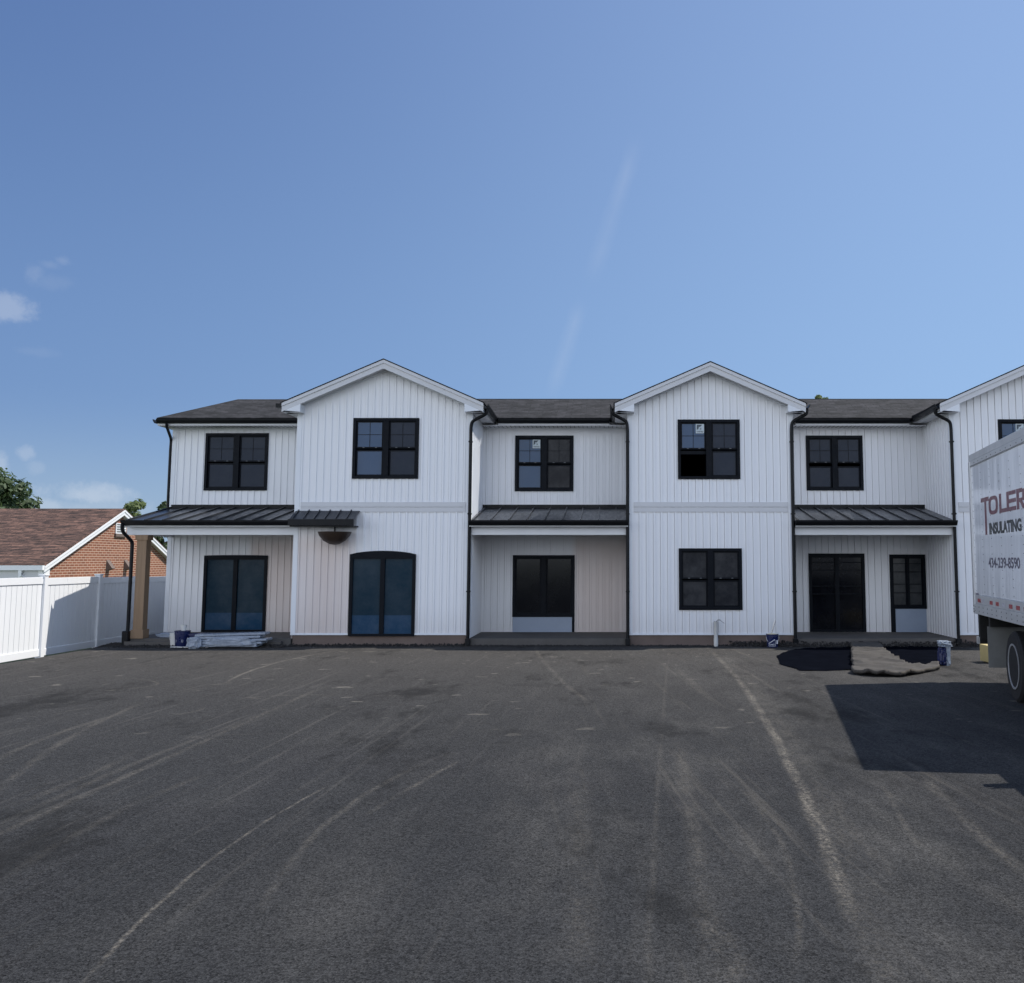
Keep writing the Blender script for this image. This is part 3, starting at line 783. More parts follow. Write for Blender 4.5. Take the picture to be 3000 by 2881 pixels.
for p in am.polygons: p.use_smooth = True
# loose soil and gravel strip along the foundations
def gravel(name, pts, n, label, seed, zmax=.05):
    rnd = random.Random(seed); mb = MB()
    xs_ = [p[0] for p in pts]
    for k in range(n):
        i = rnd.randrange(len(pts)-1); u = rnd.random()
        x = pts[i][0]*(1-u)+pts[i+1][0]*u; ya = pts[i][1]*(1-u)+pts[i+1][1]*u; w = pts[i][2]*(1-u)+pts[i+1][2]*u
        y = ya-abs(rnd.gauss(0, .45))*w; r = rnd.uniform(.008, .03)
        z = gz(x)+rnd.random()*zmax*max(0, 1-(ya-y)/w)
        c = Vector((x, y, z)); q = []
        for s_ in ((1,0,0),(0,1,0),(-1,0,0),(0,-1,0),(0,0,1),(0,0,-1)):
            q.append(c+Vector(s_)*r*rnd.uniform(.6, 1.2))
        b0 = len(mb.v); mb.v += [tuple(p) for p in q]
        for f_ in ((0,1,4),(1,2,4),(2,3,4),(3,0,4),(1,0,5),(2,1,5),(3,2,5),(0,3,5)): mb.f.append(tuple(b0+t for t in f_))
    return tag(mb.build(name, M['soil']), label, 'gravel', kind='stuff')
gravel('gravel', [(-12.3, 24.2, .9), (-11.0, 22.45, .5), (-9.0, 22.3, .45), (-7.3, 22.3, .4)], 2600, 'dark loose gravel and soil beside the left porch slab', 1)
gravel('gravel', [(-7.3, 22.5, .25), (-3.3, 22.5, .25)], 700, 'thin line of dark gravel along the left gable foundation', 2)
gravel('gravel', [(-3.3, 22.45, .12), (2.6, 22.48, .16)], 900, 'sparse grit along the foot of the middle porch slab and gable', 4, .02)
gravel('gravel', [(2.6, 22.5, .25), (4.1, 22.5, .45), (7.7, 22.5, .5), (9.5, 22.5, .3)], 2600, 'heap of dark soil crumbs beside the right porch slab', 3, .12)
# grass verge under the neighbour's side
vg = MB(); vg.box(-60, -12.55, -60, 60, -.5, -.19); tag(vg.build('grass_verge', M['grass']), kind='structure')

# ================================================================== FENCE
fence = empty('vinyl_fence', (-12.4, 20, 0))
fence.location = (0,0,0)
tag(fence, 'white vinyl privacy fence with flat-capped posts at the left edge of the lot', 'fence')
YF = [21.6-2.3*3+2.3*i for i in range(9)]
def ftop(y): return 1.60 - .012*(y-21.6)
fx = -12.4
for y0, y1 in zip(YF, YF[1:]):
    zt = (ftop(y0)+ftop(y1))/2-.06; zb = -.14
    pm = MB(); k = y0+.07; w = (y1-y0-.14)/12
    for i in range(12):
        pm.box(fx-.012, fx+.010+(.0), k+.006, k+w-.006, zb+.12, zt-.13); pm.box(fx-.010, fx-.006, k+w-.0058, k+w+.0058, zb+.12, zt-.13); k += w
    pm.build('panel', M['fence'], fence)
    boxpart('top_rail', M['fence'], fence, (fx-.025, fx+.028, y0+.065, y1-.065, zt-.15, zt), .006)
    boxpart('bottom_rail', M['fence'], fence, (fx-.025, fx+.028, y0+.065, y1-.065, zb, zb+.15), .006)
for y in YF:
    p_ = boxpart('post', M['fence'], fence, (fx-.065, fx+.065, y-.065, y+.065, -.6, ftop(y)-.02), .006)
    boxpart('post_cap', M['fence'], p_, (fx-.08, fx+.08, y-.08, y+.08, ftop(y)-.019, ftop(y)+.012), .008)

# ================================================================== BRICK HOUSE
hs = empty('brick_house'); tag(hs, 'single-storey orange brick house with brown shingle roof behind the white fence', 'house')
hx = -17.9; hy0, hy1 = 30.9, 40.6; hm = (hy0+hy1)/2; ez = 1.72; pz = 3.72; hl = -36.0
w = MB(); w.prism([(hx, hy0+.3, -1), (hx, hy1-.3, -1), (hx, hy1-.3, ez), (hx, hm, pz-.12), (hx, hy0+.3, ez)], (hl-hx, 0, 0)); w.build('brick_wall', M['brick'], hs)
r = MB(); ov = .16
for (ya, yb) in ((hy0, hm), (hy1, hm)):
    r.prism([(hx+ov, ya, ez), (hx+ov, yb, pz), (hx+ov, yb, pz+.05), (hx+ov, ya, ez+.05)], (hl-.3-hx-ov, 0, 0))
r.build('roof', M['shingle_brown'], hs)
fb = MB()
for (ya, yb) in ((hy0, hm), (hy1, hm)):
    fb.prism([(hx+ov-.002, ya, ez-.19), (hx+ov-.002, yb, pz-.19), (hx+ov-.002, yb, pz-.002), (hx+ov-.002, ya, ez-.002)], (-.04, 0, 0))
    fb.prism([(hx+ov+.018, ya, ez-.075), (hx+ov+.018, yb, pz-.075), (hx+ov+.018, yb, pz+.0), (hx+ov+.018, ya, ez+.0)], (-.018, 0, 0))
fb.build('rake_board', M['fence'], hs)
fs_ = MB()
for (ya, yb) in ((hy0, hm), (hy1, hm)):
    fs_.prism([(hx+ov-.043, ya, ez-.19), (hx+ov-.043, yb, pz-.19), (hx+ov-.043, yb, pz-.17), (hx+ov-.043, ya, ez-.17)], (-.116, 0, 0))
fs_.build('rake_soffit', M['soffit'], hs)
eb = MB(); eb.box(hl, hx+ov, hy0-.12, hy0-.0, ez-.12, ez+.03); eb.build('gutter', M['fence'], hs)
boxpart('fascia', M['soffit'], hs, (hl, hx+.1, hy0+.001, hy0+.03, ez-.45, ez-.0))
boxpart('eave_end', M['fence'], hs, (hx-.02, hx+ov-.05, hy0-.02, hy0+.38, ez-.30, ez-.02))
dp = MB(); dp.tube([(hx-.55, hy0-.06, ez-.1), (hx-.55, hy0-.06, ez-.3), (hx-.2, hy0+.24, ez-.6), (hx-.2, hy0+.24, -1)], .05, sq=True); dp.build('downspout', M['fence'], hs)
# attic louvre
lv = MB(); q = P(363, 1552, 1).x
ly = hx*1.0/((363-CX)/F)*math.cos(TILT); lz = 2.88
lv.box(hx+.001, hx+.04, ly-.36, ly+.36, lz-.02, lz+.36); l_ = lv.build('attic_louvre', M['fence'], hs)
sl_ = MB()
for i in range(4): sl_.box(hx+.041, hx+.055, ly-.30, ly+.30, lz+.04+i*.085, lz+.075+i*.085)
sl_.build('slat', M['flap'], l_)
boxpart('brick_sill', M['found'], hs, (hx+.001, hx+.07, ly-.4, ly+.4, lz-.13, lz-.021))
for u, v in ((333,1655), (384,1662)):
    y_ = hx/((u-CX)/F)*math.cos(TILT); z_ = 1.62
    vv = MB(); vv.prism([(hx+.001, y_-.12, z_+.30), (hx+.001, y_-.12, z_-.08), (hx+.22, y_-.12, z_+.0)], (0, .24, 0))
    vv.build('wall_vent', M['found'], hs)

# ================================================================== TREES
def tree(name, loc, height, crown_c, crown_r, n_clump, leaves, lm, label, seed, leaf=.16, bare=.25):
    rnd = random.Random(seed); root = empty(name, loc); tag(root, label, 'tree')
    tk = MB(); top_ = Vector((0,0,height*.55))
    tk.tube([(0,0,-.8), (.1,0,height*.25), (0,.05,height*.55)], [height*.035, height*.026, height*.016], 8)
    cl = []
    for k in range(n_clump):
        while True:
            p = Vector((rnd.uniform(-1,1), rnd.uniform(-1,1), rnd.uniform(-1,1)))
            if .25 < p.length < 1: break
        p.normalize(); p *= rnd.uniform(.45, 1.0)
        c = Vector(crown_c)+Vector((p.x*crown_r[0], p.y*crown_r[1], p.z*crown_r[2]))
        cl.append((c, rnd.uniform(.55, 1.15)))
        if k % 3 == 0:
            s = Vector((0,0,height*rnd.uniform(.25,.55)))
            md_ = (s+c)/2+Vector((rnd.uniform(-.3,.3), rnd.uniform(-.3,.3), rnd.uniform(-.1,.4)))
            tk.tube([s, md_, c], [height*.010, height*.006, height*.002], 5)
    tk.build('trunk', M['bark'], root)
    cr = MB(); base = crown_r[0]*.26
    for c, s in cl:
        rr = base*s
        for _ in range(leaves):
            d_ = Vector((rnd.gauss(0,1), rnd.gauss(0,1), rnd.gauss(0,.7)))
            d_ = d_.normalized()*rr*(rnd.random()**.45)
            p = c+d_; nrm = (d_.normalized()+Vector((rnd.uniform(-.7,.7), rnd.uniform(-.7,.7), rnd.uniform(-.2,.9)))).normalized()
            a = nrm.cross(Vector((rnd.uniform(-1,1), rnd.uniform(-1,1), rnd.uniform(-1,1)))).normalized(); b_ = nrm.cross(a)
            l = leaf*rnd.uniform(.6, 1.3)
            cr.face([p-a*l, p+b_*l*.5, p+a*l, p-b_*l*.5])
    me = bpy.data.meshes.new('crown'); me.from_pydata(cr.v, [], cr.f); me.materials.append(M[lm])
    o = bpy.data.objects.new('crown', me); COL.objects.link(o); o.parent = root
    return root
def at(u, Y): return (u-CX)/F*Y/math.cos(TILT)
tree('shade_tree', (at(-75, 55), 55, -.6), 8.3, (0,0,5.3), (3.35,2.6,2.6), 62, 230, 'leaf_dark', 'big dark green tree behind the brown roof at the left edge', 11, .17)
tree('leafy_tree', (at(395, 50), 50, -.6), 5.3, (0,0,3.7), (1.25,1.3,1.75), 34, 170, 'leaf_light', 'bright green tree top showing over the brick house ridge', 12, .13)
tree('dark_tree', (at(492, 44), 44, -.6), 5.3, (0,0,3.15), (1.0,1.2,2.3), 36, 170, 'leaf_dark', 'dark green tree just behind the left corner of the white building', 13, .12)
tree('slender_tree', (at(2412, 60), 60, -.6), 13.1, (0,0,11.4), (1.3,1.3,1.35), 20, 120, 'leaf_light', 'tree whose tip peeks over the roof ridge right of the middle gable', 14, .15)
tree('sapling', (at(275, 46), 46, -.6), 4.75, (0,0,4.2), (.3,.3,.45), 7, 18, 'leaf_dark', 'thin twiggy treetop just clearing the brown shingle ridge', 15, .09)

# ================================================================== TRUCK
R0 = P(2840, 1335, 16.0); ZT = R0.z; ZB = P(2840, 1797, 16.0).z
th = math.radians(171.2)
tr = empty('box_truck', (R0.x, 16.0, 0), th)
tag(tr, 'white box truck with maroon and black lettering on its side, parked at the right edge', 'truck')
u_ = Vector((-math.sin(th), math.cos(th), 0))
def side(uu, vv):   # pixel -> (distance forward along the side, height)
    d = ray(uu, vv); # solve (R0+u_*t) colinear with d
    a = d.x/d.y; t = (R0.x-a*16.0)/(a*u_.y-u_.x); Y = 16.0+u_.y*t
    return t, H+d.z*Y/d.y
L = 6.25; W = 2.45
bx = boxpart('cargo_box', M['truck'], tr, (-W, 0, 0, L, ZB+.30, ZT-.09), .015)
tp = MB(); tp.box(-W-.01, .012, -.01, L+.01, ZT-.11, ZT)
tp.box(-.02, .016, .02, L, ZT-.20, ZT-.111)
tp.build('top_rail', M['aluminium'], tr, .006)
lr = MB(); lr.box(-.02, .014, .0, L, ZB+.16, ZB+.30); lr.box(-.03, .022, .0, L, ZB, ZB+.158); lr.build('bottom_rail', M['aluminium'], tr, .004)
boxpart('corner_post', M['aluminium'], tr, (-.05, .024, -.03, .085, ZB+.001, ZT-.112), .006)
boxpart('rear_door', M['truck'], tr, (-W+.05, -.055, -.025, -.001, ZB+.3, ZT-.12))
boxpart('floor_frame', M['blackpaint'], tr, (-W+.02, -.035, .02, L-.02, ZB+.005, ZB+.29))
# rivets
rv = MB()
def rivet(y, z, x=.0, r=.009):
    rv.prism([(x, y-r, z), (x, y, z-r), (x, y+r, z), (x, y, z+r)], (.004, 0, 0))
k = .12
while k < L:
    rivet(k, ZB+.05, .022); rivet(k, ZB+.115, .022); rivet(k+.3, ZT-.155, .016); k += .30
for yy in [.16+.61*i for i in range(11)]:
    z = ZB+.36
    while z < ZT-.24: rivet(yy, z, .0, .006); z += .115
k = .02
while k < L: rivet(k, ZT-.19, .016, .006); k += .05
for dy in (.012, .055):
    for dz in (.03, .07, .12): rivet(dy, ZB+dz, .024, .010)
rv.build('rivets', M['blackpaint'], tr)
# conspicuity tape
t0 = .34; i = 0; 
for cl, y, wd in [('red', .30, .22), ('silvertape', .60, .16)]:
    boxpart('reflective_tape', M[cl], tr, (.0145, .0165, y, y+wd, ZB+.19, ZB+.245))
y = 1.15; pat = ['red','red','silvertape','red','red','red','silvertape','silvertape','red','red','silvertape','silvertape']
for i in range(12):
    boxpart('reflective_tape', M[pat[i]], tr, (.0145, .0165, y, y+.19, ZB+.19, ZB+.245)); y += .40
# lettering
def fittext(name, s, mat, u0, u1, v0, v1, uz, bold):
    t0, _ = side(u0, v0); t1, _ = side(u1, v0)
    _, zt = side(uz, v0); _, zb = side(uz, v1)
    return text(name, s, mat, tr, (0,1,0), (0,0,1), (.0, t0, zb), t1-t0, zt-zb, bold, .003)
z1 = (2897, 2924.5)
ta, zA = side(2873.5, 1460); tb, _ = side(2896.5, 1460); _, zS = side(2885, 1568)
tl = MB(); zc_ = 2.86
tl.box(.001, .003, ta, tb, zc_-.055, zc_+.01); tm_ = (ta+tb)/2-.03; tl.box(.001, .003, tm_, tm_+.12, zS, zc_-.055)
tl.build('lettering', M['maroon'], tr)
_, za = side(2910, 1454); _, zb_ = side(2910, 1508)
lw = [(2897.5, 2924.5, 'O'), (2928.5, 2950.5, 'L'), (2950.5, 2978, 'E'), (2980, 3003, 'R')]
for a, b, ch in lw:
    t0, _ = side(a, 1500); t1, _ = side(b, 1500); th_ = .085; mb = MB(); zt_ = zA if False else zc_; z0_ = zb_+.002
    if ch == 'O':
        n = 28; rx = (t1-t0)/2; rz = (zt_-z0_)/2; c_ = ((t0+t1)/2, (zt_+z0_)/2)
        def sq(a_, rx_, rz_):
            ca, sa = math.cos(a_), math.sin(a_); e = .62
            return (c_[0]+rx_*math.copysign(abs(ca)**e, ca), c_[1]+rz_*math.copysign(abs(sa)**e, sa))
        for i in range(n):
            p = [sq(2*math.pi*i/n, rx, rz), sq(2*math.pi*(i+1)/n, rx, rz), sq(2*math.pi*(i+1)/n, rx-.13, rz-.055), sq(2*math.pi*i/n, rx-.13, rz-.055)]
            mb.face([(.003, q[0], q[1]) for q in p])
    elif ch == 'L': mb.box(.001, .003, t0, t0+.13, z0_, zt_); mb.box(.001, .003, t0+.13, t1, z0_, z0_+.055)
    elif ch == 'E':
        mb.box(.001, .003, t0, t0+.13, z0_, zt_)
        for q in (z0_, (z0_+zt_)/2-.027, zt_-.055): mb.box(.001, .003, t0+.13, t1, q, q+.055)
    else:
        mb.box(.001, .003, t0, t0+.13, z0_, zt_); mb.box(.001, .003, t0+.13, t1-.10, zt_-.055, zt_); mb.box(.001, .003, t0+.13, t1-.10, (z0_+zt_)/2-.045, (z0_+zt_)/2+.01)
        mb.box(.001, .003, t1-.10, t1+.03, (z0_+zt_)/2-.03, zt_-.015)
        mb.prism([(.001, t1-.22, (z0_+zt_)/2-.045), (.001, t1-.08, (z0_+zt_)/2-.045), (.001, t1+.05, z0_), (.001, t1-.10, z0_)], (.002, 0, 0))
    mb.build('lettering', M['maroon'], tr)
fittext('lettering', 'INSULATING', M['blackletter'], 2898, 2993, 1533, 1567, 2900, .045)
fittext('lettering', '434-239-8590', M['greyletter'], 2896, 2988, 1634, 1664, 2898, .02)
# small maker's plate low at the rear corner
tq, zq = side(2862, 1745); boxpart('makers_plate', M['greyletter'], tr, (.001, .003, tq-.12, tq+.14, zq-.03, zq+.04))
# underride guard
for xx in (-.15, -W+.12): boxpart('guard_upright', M['blackpaint'], tr, (xx-.02, xx+.12, .05, .17, .66, ZB+.003))
gb = boxpart('rear_guard', M['blackpaint'], tr, (-W+.02, -.03, .02, .12, .60, .70))
boxpart('end_cap', M['aluminium'], gb, (-.029, -.0, .015, .125, .60, .71))
boxpart('chassis_rail', M['blackpaint'], tr, (-.85, -.70, .2, L+2.6, .72, ZB+.004)); boxpart('chassis_rail', M['blackpaint'], tr, (-1.75, -1.60, .2, L+2.6, .72, ZB+.004))
# mud flaps
tf, _ = side(2890, 1850)
for xx in (0, -W+.66): boxpart('mud_flap', M['flap'], tr, (xx-.66, xx-.012, tf+.0, tf+.012, .30, ZB-.16))
mfb = boxpart('flap_hanger', M['blackpaint'], tr, (-W+.05, -.04, tf-.01, tf+.09, ZB-.158, ZB+.002))
# wheels
def wheel(y, x, dual=False, r=.475):
    prof = [(r*.60, -.13), (r*.94, -.13), (r, -.10), (r, .10), (r*.94, .13), (r*.60, .13)]
    ty = MB(); ty.lathe([(r*.62, -.14), (r*.93, -.14), (r, -.11), (r, .11), (r*.93, .14), (r*.62, .14)], (x, y, r), 40, 'x')
    # tread grooves
    o = ty.build('wheel', M['rubber'], tr, smooth=True)
    tg = MB()
    for k in range(46):
        a = 2*math.pi*k/46; c_, s_ = math.cos(a), math.sin(a)
        for xx in (-.10, .03):
            p = Vector((x+xx, y+c_*(r+.004), r+s_*(r+.004))); tdir = Vector((0, -s_, c_))*.022; n_ = Vector((0, c_, s_))*.012
            tg.hexa([p-tdir-n_, p+tdir-n_, p+tdir-n_+Vector((.07,0,0)), p-tdir-n_+Vector((.07,0,0)), p-tdir, p+tdir, p+tdir+Vector((.07,0,0)), p-tdir+Vector((.07,0,0))])
    tg.build('tread', M['rubber'], o)
    rm = MB(); rr = r*.64
    rings = [(rr, .135), (rr+.004, .150), (rr-.02, .150), (rr-.035, .10), (rr-.055, .02), (rr*.62, -.02), (rr*.50, .0), (rr*.38, .09), (rr*.30, .12), (.02, .125)]
    rm.lathe([(a, b) for a, b in rings], (x, y, r), 36, 'x')
    ri = rm.build('rim', M['rimpaint'], o, smooth=True)
    ho = MB()
    for k in range(8):
        a = 2*math.pi*(k+.5)/8; cy_, cz_ = y+math.cos(a)*rr*.74, r+math.sin(a)*rr*.74
        ho.lathe([(.034, .0), (.034, .012)], (x-.012, cy_, cz_), 12, 'x')
        a = 2*math.pi*k/8; ho.lathe([(.014, .0), (.014, .03)], (x+.07, y+math.cos(a)*rr*.40, r+math.sin(a)*rr*.40), 6, 'x')
    ho.build('lug_nuts', M['blackpaint'], ri)
tw, _ = side(2938, 1926)
wy = tw+.50
wheel(wy, -.17); wheel(wy, -.52); wheel(wy, -W+.17); wheel(wy, -W+.52)
boxpart('axle', M['blackpaint'], tr, (-W+.2, -.2, wy-.07, wy+.07, .40, .55))
wheel(L+1.15, -.22); wheel(L+1.15, -W+.22)
# cab with hood (outside the frame, but its shadow falls into it)
cb = MB(); prof = [(L+.12, .75), (L+.12, 2.25), (L+.30, 2.42), (L+1.15, 2.40), (L+1.75, 1.75), (L+2.75, 1.55), (L+2.95, 1.35), (L+2.95, .55), (L+1.75, .55), (L+1.6, .75)]
cb.prism([(-W+.36, y, z) for y, z in prof], (W-.72, 0, 0)); cab = cb.build('cab', M['truck'], tr, .03)
boxpart('side_window', M['glass_black'], cab, (-.359, -.352, L+.45, L+1.25, 1.65, 2.25)); boxpart('side_window', M['glass_black'], cab, (-W+.352, -W+.359, L+.45, L+1.25, 1.65, 2.25))
ws = MB(); ws.prism([(-W+.45, L+1.19, 2.38), (-.45, L+1.19, 2.38), (-.45, L+1.76, 1.78), (-W+.45, L+1.76, 1.78)], (0, .02, .02)); ws.build('windscreen', M['glass_black'], cab)
boxpart('grille', M['blackpaint'], cab, (-1.7, -.75, L+2.951, L+2.98, .8, 1.35)); boxpart('bumper', M['aluminium'], cab, (-W+.1, -.1, L+2.98, L+3.12, .45, .72), .02)
for xx in (-.53, -W+.53): boxpart('headlight', M['silvertape'], cab, (xx-.14, xx+.14, L+2.951, L+2.985, .95, 1.2), .01)
for s_, xx in ((1, -.36), (-1, -W+.36)):
    mr_ = boxpart('mirror', M['blackpaint'], cab, (min(xx+.22*s_, xx+.44*s_), max(xx+.22*s_, xx+.44*s_), L+.80, L+.92, 1.62, 2.1), .02)
    am_ = MB(); am_.tube([(xx, L+.6, 2.2), (xx+.30*s_, L+.94, 2.2), (xx+.52*s_, L+1.0, 1.9), (xx+.33*s_, L+1.0, 1.5), (xx, L+1.0, 1.5)], .012, 6); am_.build('mirror_arm', M['blackpaint'], mr_)

# ================================================================== SMALL THINGS
def bucket(name, loc, mat, label, r=.155, h=.37, fill=None, group=None):
    root = empty(name, loc); tag(root, label, 'bucket', group)
    b = MB(); b.lathe([(r*.86, 0), (r*.87, .01), (r*.97, h*.8), (r*.99, h*.8), (r*1.03, h*.80), (r*1.03, h*.83), (r*.985, h*.84), (r, h*.97), (r*1.06, h*.975), (r*1.06, h), (r*.98, h), (r*.95, h*.95), (r*.9, h*.9)], (0,0,0), 32)
    b.build('pail', mat, root, smooth=True)
    ha = MB(); ha.tube([(r*1.05*math.cos(a), -r*.2-.05*math.sin(a), h*.8-.16*math.sin(a)) for a in [math.pi*k/12 for k in range(13)]], .004, 6); ha.build('handle', M['steel'], root)
    if fill:
        f_ = MB(); f_.lathe([(r*.9, h*.90), (r*.93, h*.99), (r*.6, h*1.03), (.02, h*1.05)], (0,0,0), 24); f_.build('contents', fill, root)
    return root
b1 = G(2257, 1893); b1 = bucket('bucket', (b1.x, b1.y-.3, 0), M['blueplastic'], 'navy blue pail of cream compound with a steel tool standing in it', .135, .29, M['paste'])
# emblem on the pail (gable outline with lettering) and the tool
em = MB(); yb = -.139
em.prism([(-.105, yb, .10), (-.045, yb, .135), (.03, yb, .185), (.045, yb, .135), (.045, yb, .125), (.025, yb, .165), (-.045, yb, .118), (-.097, yb, .092)], (0, -.002, 0))
em.box(-.105, -.099, yb-.002, yb, .03, .10); em.box(.04, .046, yb-.002, yb, .03, .13); em.box(-.099, .04, yb-.002, yb, .03, .036)
em.build('emblem', M['cream'], b1)
text('lettering', "Lowe's", M['cream'], b1, (1,0,0), (0,0,1), (-.088, yb, .05), .115, .048, .01, .002)
mk = boxpart('print', M['cream'], b1, (.07, .10, -.127, -.123, .08, .16))
tl = MB(); tl.tube([(-.03, 0, .27), (.0, -.01, .38), (.055, -.02, .56), (.065, -.02, .60)], [.016, .016, .018, .012], 8)
to = tl.build('mixing_tool', M['steel']); to.location = b1.location
tag(to, 'steel handled tool sticking out of the navy pail of compound', 'tool')
b2 = G(545, 1893)
bucket('bucket', (b2.x+.03, b2.y-.28, 0), M['blueplastic'], 'navy blue pail beside the left porch with a white one behind it', .165, .36)
bb_ = [o for o in COL.objects if o.name.startswith('bucket')][-1]
for q in (-.08, .07): 
    e_ = MB(); e_.box(q-.02, q+.02, -.168, -.164, .12, .125); e_.box(q-.02, q+.02, -.168, -.164, .165, .17); e_.box(q-.02, q-.015, -.168, -.164, .125, .165); e_.box(q+.015, q+.02, -.168, -.164, .125, .165); e_.build('print', M['cream'], bb_)
bucket('bucket', (b2.x-.18, b2.y+.0-.1, 0), M['whiteplastic'], 'white pail half hidden behind the navy pail at the left porch', .14, .30)
# wide navy tub next to them
tb_ = MB(); tb_.lathe([(.20, 0), (.21, .02), (.25, .26), (.27, .26), (.27, .29), (.24, .29), (.23, .2)], (0,0,0), 32)
tub = tb_.build('mixing_tub', M['blueplastic'], None, smooth=True); tub.location = (b2.x+.36, b2.y+.12-.3, 0)
tag(tub, 'low wide dark blue tub right of the navy pail', 'tub')
cupm = MB(); cupm.lathe([(.05, 0), (.07, .12), (.072, .125), (.06, .12)], (0,0,0), 16); cup = cupm.build('cup', M['whiteplastic']); cup.location = (b2.x+.05, b2.y-.28, .362); tag(cup, 'small white cup on the rim of the navy pail at the porch', 'cup')

# crumpled cloth and flat painted shadows: warped grids
def gp(*uv): return [G(u, v) for u, v in uv]
def inside(p, poly):
    c = False; n = len(poly)
    for i in range(n):
        a, b = poly[i], poly[i-1]
        if (a.y > p[1]) != (b.y > p[1]) and p[0] < (b.x-a.x)*(p[1]-a.y)/(b.y-a.y)+a.x: c = not c
    return c
def sheet_poly(name, poly, mat, label, cat, amp, seed, z0, st=.035):
    x0 = min(p.x for p in poly); x1 = max(p.x for p in poly); y0 = min(p.y for p in poly); y1 = max(p.y for p in poly)
    nx_ = int((x1-x0)/st)+2; ny_ = int((y1-y0)/st)+2; idx = {}; vs = []; fs = []
    off = Vector((seed*7.3, seed*3.1, 0))
    def V_(i, j):
        if (i, j) not in idx:
            p = Vector((x0+i*st, y0+j*st, 0))
            r1 = abs(noise.noise(Vector((p.x*1.3+p.y*.4, p.y*1.9, 0))+off)); r2 = noise.noise(Vector((p.x*4, p.y*6, 0))+off)
            h_ = max(0, 1-r1*3)**2*amp+abs(r2)*amp*.4
            idx[(i, j)] = len(vs); vs.append((p.x, p.y, z0+h_))
        return idx[(i, j)]
    for j in range(ny_):
        for i in range(nx_):
            c = Vector((x0+(i+.5)*st, y0+(j+.5)*st, 0)); w_ = noise.noise(c*1.6+off)*.05
            if inside((c.x+w_, c.y+w_), poly): fs.append((V_(i, j), V_(i+1, j), V_(i+1, j+1), V_(i, j+1)))
    me = bpy.data.meshes.new(name); me.from_pydata(vs, [], fs); me.materials.append(mat)
    for p in me.polygons: p.use_smooth = True
    o = bpy.data.objects.new(name, me); COL.objects.link(o); tag(o, label, cat); return o
sheet_poly('painted_shadow', gp((2276,1922),(2284,1946),(2312,1955),(2345,1966),(2420,1967),(2497,1964),(2497,1898),(2360,1899),(2310,1908)), M['shadow_sheet'], 'flat near-black sheet painted as a shadow on the asphalt left of the grey drop cloth', 'shadow_sheet', .012, 1, .006, .022)  # cast shadow on the asphalt, made as a flat dark sheet
sheet_poly('painted_shadow', gp((2575,1896),(2600,1915),(2625,1938),(2680,1957),(2755,1953),(2764,1898),(2700,1894)), M['shadow_sheet'], 'flat near-black sheet painted as a shadow between the grey drop cloth and the wrapped bundle', 'shadow_sheet', .02, 2, .008)  # second shadow shape, its shade put into the sheet colour
sheet_poly('drop_cloth', gp((2496,1894),(2570,1894),(2598,1917),(2640,1950),(2690,1962),(2748,1956),(2752,1964),(2700,1975),(2640,1986),(2570,1984),(2500,1976),(2497,1950)), M['drop'], 'crumpled grey drop cloth lying between two painted shadow sheets', 'drop cloth', .06, 3, .062, .025)
_m = bpy.data.objects['drop_cloth'].modifiers.new('thick', 'SOLIDIFY'); _m.thickness = .055; _m.offset = -1
# wrapped bundle at the right end of the painted shadow
q = G(2772, 1950); bnd = empty('wrapped_bundle', (q.x, q.y, 0)); tag(bnd, 'upright bundle wrapped in white and clear plastic film on the asphalt near the right porch', 'bundle')
def lump(name, mat, parent, c, r, seed, sub=4):
    bm = bmesh.new(); bmesh.ops.create_icosphere(bm, subdivisions=sub, radius=1)
    for v in bm.verts:
        p = v.co.copy(); s = 1+.28*noise.noise(p*2.1+Vector((seed,0,0)))+.18*noise.noise(p*5+Vector((0,seed,0)))
        e = Vector((math.copysign(abs(p.x)**.6, p.x), math.copysign(abs(p.y)**.6, p.y), math.copysign(abs(p.z)**.5, p.z)))
        v.co = Vector((c[0]+e.x*r[0]*s, c[1]+e.y*r[1]*s, max(0, c[2]+e.z*r[2]*s)))
    me = bpy.data.meshes.new(name); bm.to_mesh(me); bm.free(); me.materials.append(mat)
    o = bpy.data.objects.new(name, me); COL.objects.link(o); o.parent = parent
    return o
lump('core', M['blueplastic'], bnd, (-.03,.05,.16), (.08,.10,.17), 2)
lump('film_wrap', M['film'], bnd, (.03,0,.19), (.045,.07,.20), 3)
lump('film_top', M['film'], bnd, (-.02,.02,.41), (.11,.10,.035), 5)
lump('film_top', M['film'], bnd, (.0,.02,.36), (.12,.10,.02), 6)
# foam pack of siding lengths wrapped in film on the left porch
pk = empty('siding_bundle', (-8.50, 21.95, 0)); tag(pk, 'stack of film-wrapped siding boards lying in front of the left porch door', 'building material')
for k in range(5):
    m_ = MB(); xo = .05*((k*37)%5-2)
    z = .03+k*.055
    m_.hexa([(-.72+xo, -.12, z), (.78+xo, -.10+.02*k, z+.01*k), (.78+xo, .33, z+.01*k), (-.72+xo, .31, z), (-.72+xo, -.12, z+.05), (.78+xo, -.10+.02*k, z+.05+.01*k), (.78+xo, .33, z+.05+.01*k), (-.72+xo, .31, z+.05)])
    m_.build('wrapped_board', M['film'], pk, .012)
lump('loose_film', M['film'], pk, (-.66, -.13, .12), (.15,.10,.12), 8)
lump('loose_film', M['film'], pk, (.1, -.12, .14), (.5,.05,.09), 9)
# yellow block behind the flap
ye = G(2877, 1945); yb_ = boxpart('yellow_crate', M['yellow'], None, (0, .75, 0, .42, .02, .33), .008); yb_.location = (ye.x+.12, ye.y-.0, 0)
tag(yb_, 'yellow wooden block on the asphalt behind the truck mud flap', 'crate')
